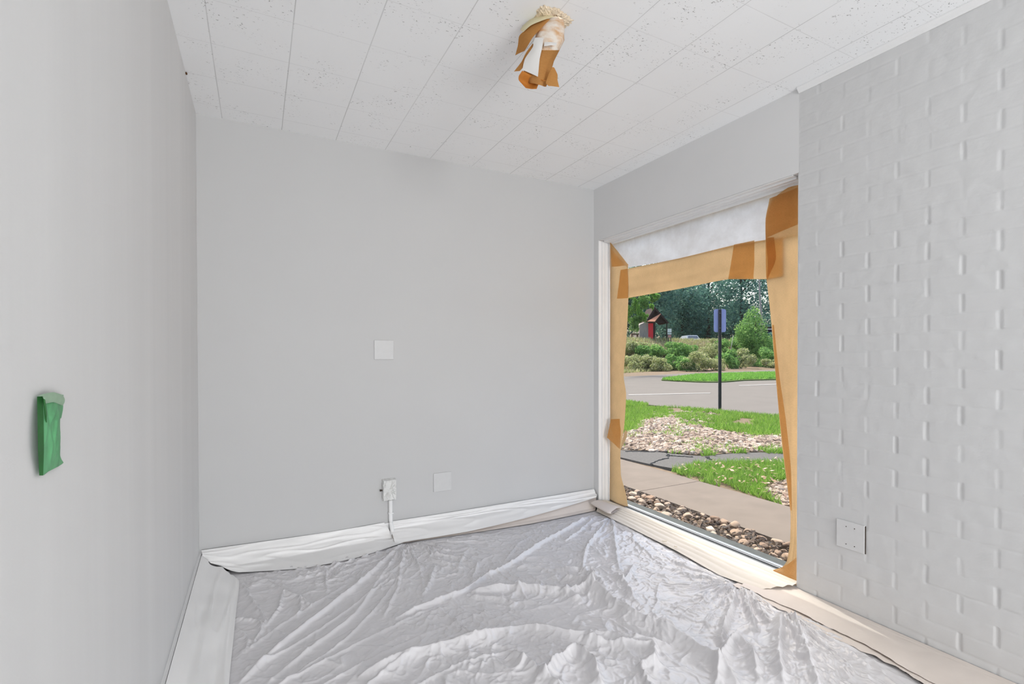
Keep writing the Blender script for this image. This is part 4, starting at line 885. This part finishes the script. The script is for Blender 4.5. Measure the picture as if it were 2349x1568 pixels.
# dry grass and weeds covering the bank
r = np.random.default_rng(700); n = 32000; q = np.where(np.arange(n) % 4 == 0, r.uniform(-.2, .16, n), r.uniform(.16, .62, n)); Zb = 36+10*(q-.22)/.32; Zv = Zb+r.uniform(-2.8, 9.5, n)
Pw = C0[None, :2]+FW[None, :2]*Zv[:, None]+RT[None, :2]*(q*Zv)[:, None]
V, Fc = blades(Pw[:20000], .26, .03, 701, -.04); stuff('bank_weeds', V, Fc, M['leafolive'], 'rough olive weeds covering the bank across the road', 'weeds')
V, Fc = blades(Pw[20000:], .22, .03, 702, -.04); stuff('dry_bank_grass', V, Fc, M['drygrass'], 'tan dry grass mixed through the bank across the road', 'grass')
# ---- sign post (seen from behind)
sp_ = gpt(1652, 942); Zs_ = float((sp_-C0)@FW); k = px_m(Zs_)
sg = thing('street_sign', 'blue-grey back of a road sign on a dark post standing in the verge', 'street sign', sp_)
def upx(x, y, dz=0.): return at(x, y, Zs_+dz)
b = MB(); t0 = upx(1651, 945); t1 = upx(1651, 709)
wv = RT.copy(); fv = np.array([FW[0], FW[1], 0]); fv /= np.linalg.norm(fv)
for s0, s1, d0, d1 in ((-.034, -.020, -.02, .0), (.020, .034, -.02, .0), (-.034, .034, -.0, .006)):
    V = [base+wv*a+fv*c for base in (t0, t1) for a in (s0, s1) for c in (d0, d1)]
    b.add(V, [(0, 1, 3, 2), (4, 6, 7, 5), (0, 4, 5, 1), (2, 3, 7, 6), (0, 2, 6, 4), (1, 5, 7, 3)])
b.build('post', M['post'], sg)
b = MB(); cs = upx(1651.5, 735, .02); hw, hh2, rd = 14*k, 26.5*k, .05; pts = []
for cx_, cz_, a0 in ((hw-rd, hh2-rd, 0), (-hw+rd, hh2-rd, 90), (-hw+rd, -hh2+rd, 180), (hw-rd, -hh2+rd, 270)):
    for j in range(6): a = math.radians(a0+j*18); pts.append((cx_+rd*math.cos(a), cz_+rd*math.sin(a)))
n = len(pts); V = [cs+wv*a+np.array([0, 0, z])+fv*d for d in (0, .004) for a, z in pts]
b.add(V, [tuple(range(n)), tuple(range(n, 2*n))[::-1]]+[(i, n+i, n+(i+1) % n, (i+1) % n) for i in range(n)]); b.build('sign_panel', M['signback'], sg)
for zz_ in (718, 752):
    b = MB(); c = upx(1651.5, zz_, -.01); b.tube([c-fv*.012, c+fv*.02], .010, 10); b.build('bolt', M['alu'], sg)
# ---- shed across the road
def lbox(mb, O, a, c, z): # box in (right, away, up) axes from origin O
    V = [O+wv2*x+fv*y+np.array([0, 0, w]) for x in a for y in c for w in z]
    mb.add(V, [(0, 1, 3, 2), (4, 6, 7, 5), (0, 4, 5, 1), (2, 3, 7, 6), (0, 2, 6, 4), (1, 5, 7, 3)])
wv2 = np.array([RT[0], RT[1], 0.]); wv2 /= np.linalg.norm(wv2)
ZS = 46.5; ks = px_m(ZS); SO = at(1467, 783, ZS); gz = float(zg(SO[0], SO[1])); SO[2] = gz
zoff = at(1467, 783, ZS)[2]-gz
shed = thing('shed', 'small brown shed with steep roof and red door on top of the bank', 'shed', SO)
def S(x, y, d=0.): # shed point: pixels from its front, d metres deeper
    p = at(x, y, ZS); return np.array([p[0], p[1], p[2]])+fv*d
def hexa(mb, front, depth):
    V = [S(x, y) for x, y in front]+[S(x, y, depth) for x, y in front]; n = len(front)
    mb.add(V, [tuple(range(n)), tuple(range(n, 2*n))[::-1]]+[(i, n+i, n+(i+1) % n, (i+1) % n) for i in range(n)])
b = MB(); hexa(b, [(1467, 784), (1487, 784), (1487, 738), (1480, 738), (1467, 745)], 2.2)
for x in range(1468, 1487, 3): hexa(b, [(x, 784), (x+.8, 784), (x+.8, 741), (x, 742)], -.03)
b.build('board_wall', M['boards'], shed)
b = MB(); hexa(b, [(1498, 784), (1503, 784), (1503, 740), (1498, 738)], 2.2); hexa(b, [(1487, 784), (1498, 784), (1498, 737), (1487, 737)], 2.2); b.build('side_wall', M['roofbrown'], shed)
b = MB(); hexa(b, [(1487, 782), (1498, 782), (1498, 741), (1487, 741)], -.05); rd_ = b.build('door', M['reddoor'], shed)
for yy0 in (747, 764):
    b = MB(); hexa(b, [(1489, yy0+12), (1496, yy0+12), (1496, yy0), (1489, yy0)], -.075); b.build('door_panel', M['reddoor'], rd_)
b = MB(); V = [S(1500, 704, -.3), S(1480, 737, -.3), S(1484, 739, -.3), S(1500, 713, -.3), S(1500, 704, 2.6), S(1480, 737, 2.6), S(1484, 739, 2.6), S(1500, 713, 2.6)]
b.add(V, [(0, 1, 2, 3), (4, 7, 6, 5), (0, 4, 5, 1), (1, 5, 6, 2), (2, 6, 7, 3), (3, 7, 4, 0)])
V = [S(1500, 704, -.3), S(1533, 741, -.3), S(1529, 741, -.3), S(1500, 710, -.3), S(1500, 704, 2.6), S(1533, 741, 2.6), S(1529, 741, 2.6), S(1500, 710, 2.6)]
b.add(V, [(0, 3, 2, 1), (4, 5, 6, 7), (0, 1, 5, 4), (1, 2, 6, 5), (2, 3, 7, 6), (3, 0, 4, 7)])
hexa(b, [(1484, 739), (1500, 712), (1526, 740)], .06); b.build('roof', M['roofbrown'], shed)
b = MB(); V = [S(1482, 737, -.5), S(1496, 738, -.9), S(1514, 719, -.3), S(1502, 726, -.25), S(1482, 738.5, -.5), S(1496, 739.5, -.9), S(1514, 720.5, -.3), S(1502, 727.5, -.25)]
b.add(V, [(0, 1, 2, 3), (4, 7, 6, 5), (0, 4, 5, 1), (1, 5, 6, 2), (2, 6, 7, 3), (3, 7, 4, 0)]); o = b.build('porch_roof', M['rooforange'], shed); o['label'] = 'tan sunlit lower roof slope'
b = MB(); hexa(b, [(1529, 784), (1530.5, 784), (1530.5, 741), (1529, 741)], .08); b.build('porch_post', M['roofbrown'], shed)
b = MB(); hexa(b, [(1462, 794), (1530, 794), (1530, 782.5), (1462, 782.5)], 2.6); b.build('deck', M['concrete'], shed)
# bench, board sign
def topthing(name, label, cat, px, py, Z): return thing(name, label, cat, at(px, py, Z))
bn = topthing('bench', 'low brown wooden bench left of the shed', 'bench', 1456, 785, 46)
def B2(mb, x0, x1, y0, y1, Z, d): 
    V = [at(x, y, Z)+fv*e for e in (0, d) for x, y in ((x0, y1), (x1, y1), (x1, y0), (x0, y0))]
    mb.add(V, [(0, 1, 2, 3), (7, 6, 5, 4), (0, 4, 5, 1), (1, 5, 6, 2), (2, 6, 7, 3), (3, 7, 4, 0)])
b = MB(); B2(b, 1449, 1466, 764, 767.5, 46, .4); b.build('bench_top', M['wood'], bn)
for x in (1450, 1462.5): b = MB(); B2(b, x, x+2, 767.5, 785, 46, .4); b.build('leg', M['wood'], bn)
bs = topthing('notice_board', 'small white notice board on a dark post right of the shed', 'sign', 1535.5, 786, 45)
b = MB(); B2(b, 1532.5, 1534, 754, 787, 45, .05); b.build('post', M['post'], bs)
b = MB(); B2(b, 1538.5, 1540, 754, 787, 45, .05); b.build('post', M['post'], bs)
b = MB(); B2(b, 1531.5, 1540.5, 753.5, 762, 44.95, .03); b.build('board', M['whiteboard'], bs)
b = MB(); B2(b, 1531.5, 1540.5, 763.5, 766.5, 44.95, .03); b.build('board', M['whiteboard'], bs)
b = MB(); B2(b, 1532.5, 1539.5, 768, 773.5, 44.95, .03); o = b.build('board', M['pinkboard'], bs); o['label'] = 'pinkish lower board'
# white car, seen from behind over the crest
ZC = 58.; co_ = at(1592, 800, ZC); co_[2] = float(zg(co_[0], co_[1])); car = thing('car', 'white car parked on the plateau with only its upper half above the bank', 'car', co_)
def carpts(hw0, hw1, z0, z1, d0, d1, e0=None, e1=None):
    e0 = d0 if e0 is None else e0; e1 = d1 if e1 is None else e1
    return [co_+wv2*a+fv*c+np.array([0, 0, z]) for a, c, z in ((-hw0, d0, z0), (hw0, d0, z0), (hw0, d1, z0), (-hw0, d1, z0), (-hw1, e0, z1), (hw1, e0, z1), (hw1, e1, z1), (-hw1, e1, z1))]
CFc = [(0, 3, 2, 1), (4, 5, 6, 7), (0, 1, 5, 4), (1, 2, 6, 5), (2, 3, 7, 6), (3, 0, 4, 7)]
zc = at(1592, 779, ZC)[2]-co_[2]; zc = max(1.35, min(zc, 2.0)); 
b = MB(); b.add(carpts(.82, .86, .25, .72, 0, 4.3), CFc); b.add(carpts(.86, .80, .72, zc*.66, 0, 4.3, .05, 4.2), CFc); b.build('body', M['carpaint'], car, bevel=.06)
b = MB(); b.add(carpts(.78, .60, zc*.66, zc, .15, 3.2, .55, 2.5), CFc); b.build('cabin', M['carpaint'], car, bevel=.05)
b = MB(); b.add([p-fv*.03 for p in carpts(.66, .52, zc*.70, zc*.95, .19, .21, .50, .52)], CFc); b.build('rear_window', M['carglass'], car)
for a in (-.74, .74):
    for d in (.8, 3.4): b = MB(); c = co_+wv2*a+fv*d+np.array([0, 0, .31]); b.tube([c-wv2*.1, c+wv2*.1], .31, 18); b.build('wheel', M['tyre'], car)
# pale bare trunk, leaning sticks, dark hut at the right edge
tp = at(1748, 790, 54); tp[2] = zg(tp[0], tp[1])-.02; b = MB(); b.tube([tp, at(1746, 720, 54), at(1743, 680, 54), at(1741, 600, 54), at(1741, 540, 54)], [.13, .12, .09, .08, .07], 10)
props(b.build('bare_trunk', M['palebark'], None, True), 'tall pale bare trunk rising at the right among the dark trees', 'tree trunk')
for x0, x1, w, lab in ((1671, 1682, 1.2, 'pale leaning stick nearest the sign post on the bank top'), (1691, 1699, 1.0, 'thinner pale leaning stick further right on the bank top')):
    b = MB(); p0 = at(x0, 790, 43.5); p0[2] = zg(p0[0], p0[1])-.02; b.tube([p0, at(x1, 768, 44)], [.035*w, .02*w], 6); props(b.build('leaning_stick', M['palebark'], None, True), lab, 'stick')
hb_ = topthing('dark_hut', 'dark blue hut with pale roof edge beside the right kraft strip', 'hut', 1775, 785, 56); 
b = MB(); B2(b, 1760, 1800, 755, 795, 56, 2.5); b.build('wall', M['navy'], hb_)
b = MB(); B2(b, 1757, 1803, 749, 755, 55.8, 3.); b.build('roof', M['roofbrown'], hb_)
b = MB(); B2(b, 1757, 1803, 753.5, 755.5, 55.7, .08); b.build('fascia', M['whiteboard'], hb_)

# ================================================================== LIGHT
wld = bpy.data.worlds.new('sky'); bpy.context.scene.world = wld; wld.use_nodes = True; nt_ = wld.node_tree; nt_.nodes.clear()
wo = nt_.nodes.new('ShaderNodeOutputWorld'); bg = nt_.nodes.new('ShaderNodeBackground'); sk = nt_.nodes.new('ShaderNodeTexSky')
sk.sky_type = 'NISHITA'; sk.sun_disc = False; sk.sun_elevation = math.radians(58); sk.sun_rotation = math.radians(12); sk.air_density = 1.; sk.dust_density = 6.; sk.ozone_density = 1.
bg.inputs[1].default_value = .31
nt_.links.new(sk.outputs[0], bg.inputs[0]); nt_.links.new(bg.outputs[0], wo.inputs[0])
def light(name, typ, loc, rot, energy, col=(1, 1, 1), **k):
    l = bpy.data.lights.new(name, typ); l.energy = energy; l.color = col
    for a, c in k.items(): setattr(l, a, c)
    o = bpy.data.objects.new(name, l); C.objects.link(o); o.location = loc; o.rotation_euler = rot; return o
sd = Vector((math.sin(math.radians(11))*math.cos(math.radians(60)), math.cos(math.radians(11))*math.cos(math.radians(60)), math.sin(math.radians(60))))
so = light('sun', 'SUN', (8, 8, 20), (0, 0, 0), 2.0, (1, .95, .87), angle=.009); so.rotation_euler = (-sd).to_track_quat('-Z', 'Y').to_euler()
# unseen fill lights added to brighten the room: upward behind the camera, and rear
light('up_fill', 'AREA', (1.35, -5.8, .5), (math.radians(150), 0, 0), 82, (.985, .993, 1), shape='RECTANGLE', size=2.2, size_y=1.0)
light('rear_fill', 'AREA', (1.4, REAR+.15, 1.3), (math.radians(90), 0, 0), 226, (.985, .993, 1), shape='RECTANGLE', size=2.3, size_y=2.0)

# ================================================================== CAMERA
cam = bpy.data.cameras.new('camera'); co2 = bpy.data.objects.new('camera', cam); C.objects.link(co2)
cam.sensor_fit = 'HORIZONTAL'; cam.sensor_width = 36.; cam.lens = F/2349*36.
cam.shift_x = -(CX-1174.5)/2349; cam.shift_y = (CY-784)/2349; cam.clip_start = .02; cam.clip_end = 400
co2.matrix_world = Matrix(((RT[0], UP[0], -FW[0], C0[0]), (RT[1], UP[1], -FW[1], C0[1]), (RT[2], UP[2], -FW[2], C0[2]), (0, 0, 0, 1)))
sc = bpy.context.scene; sc.camera = co2
sc.view_settings.view_transform = 'Standard'; sc.view_settings.look = 'None'; sc.view_settings.exposure = .28; sc.view_settings.gamma = 1.; sc.view_settings.use_curve_mapping = False
try:
    sc.cycles.use_denoising = True; sc.cycles.max_bounces = 10; sc.cycles.diffuse_bounces = 6; sc.cycles.transparent_max_bounces = 12; sc.cycles.sample_clamp_indirect = 6.; sc.cycles.caustics_reflective = False; sc.cycles.caustics_refractive = False
except Exception: pass
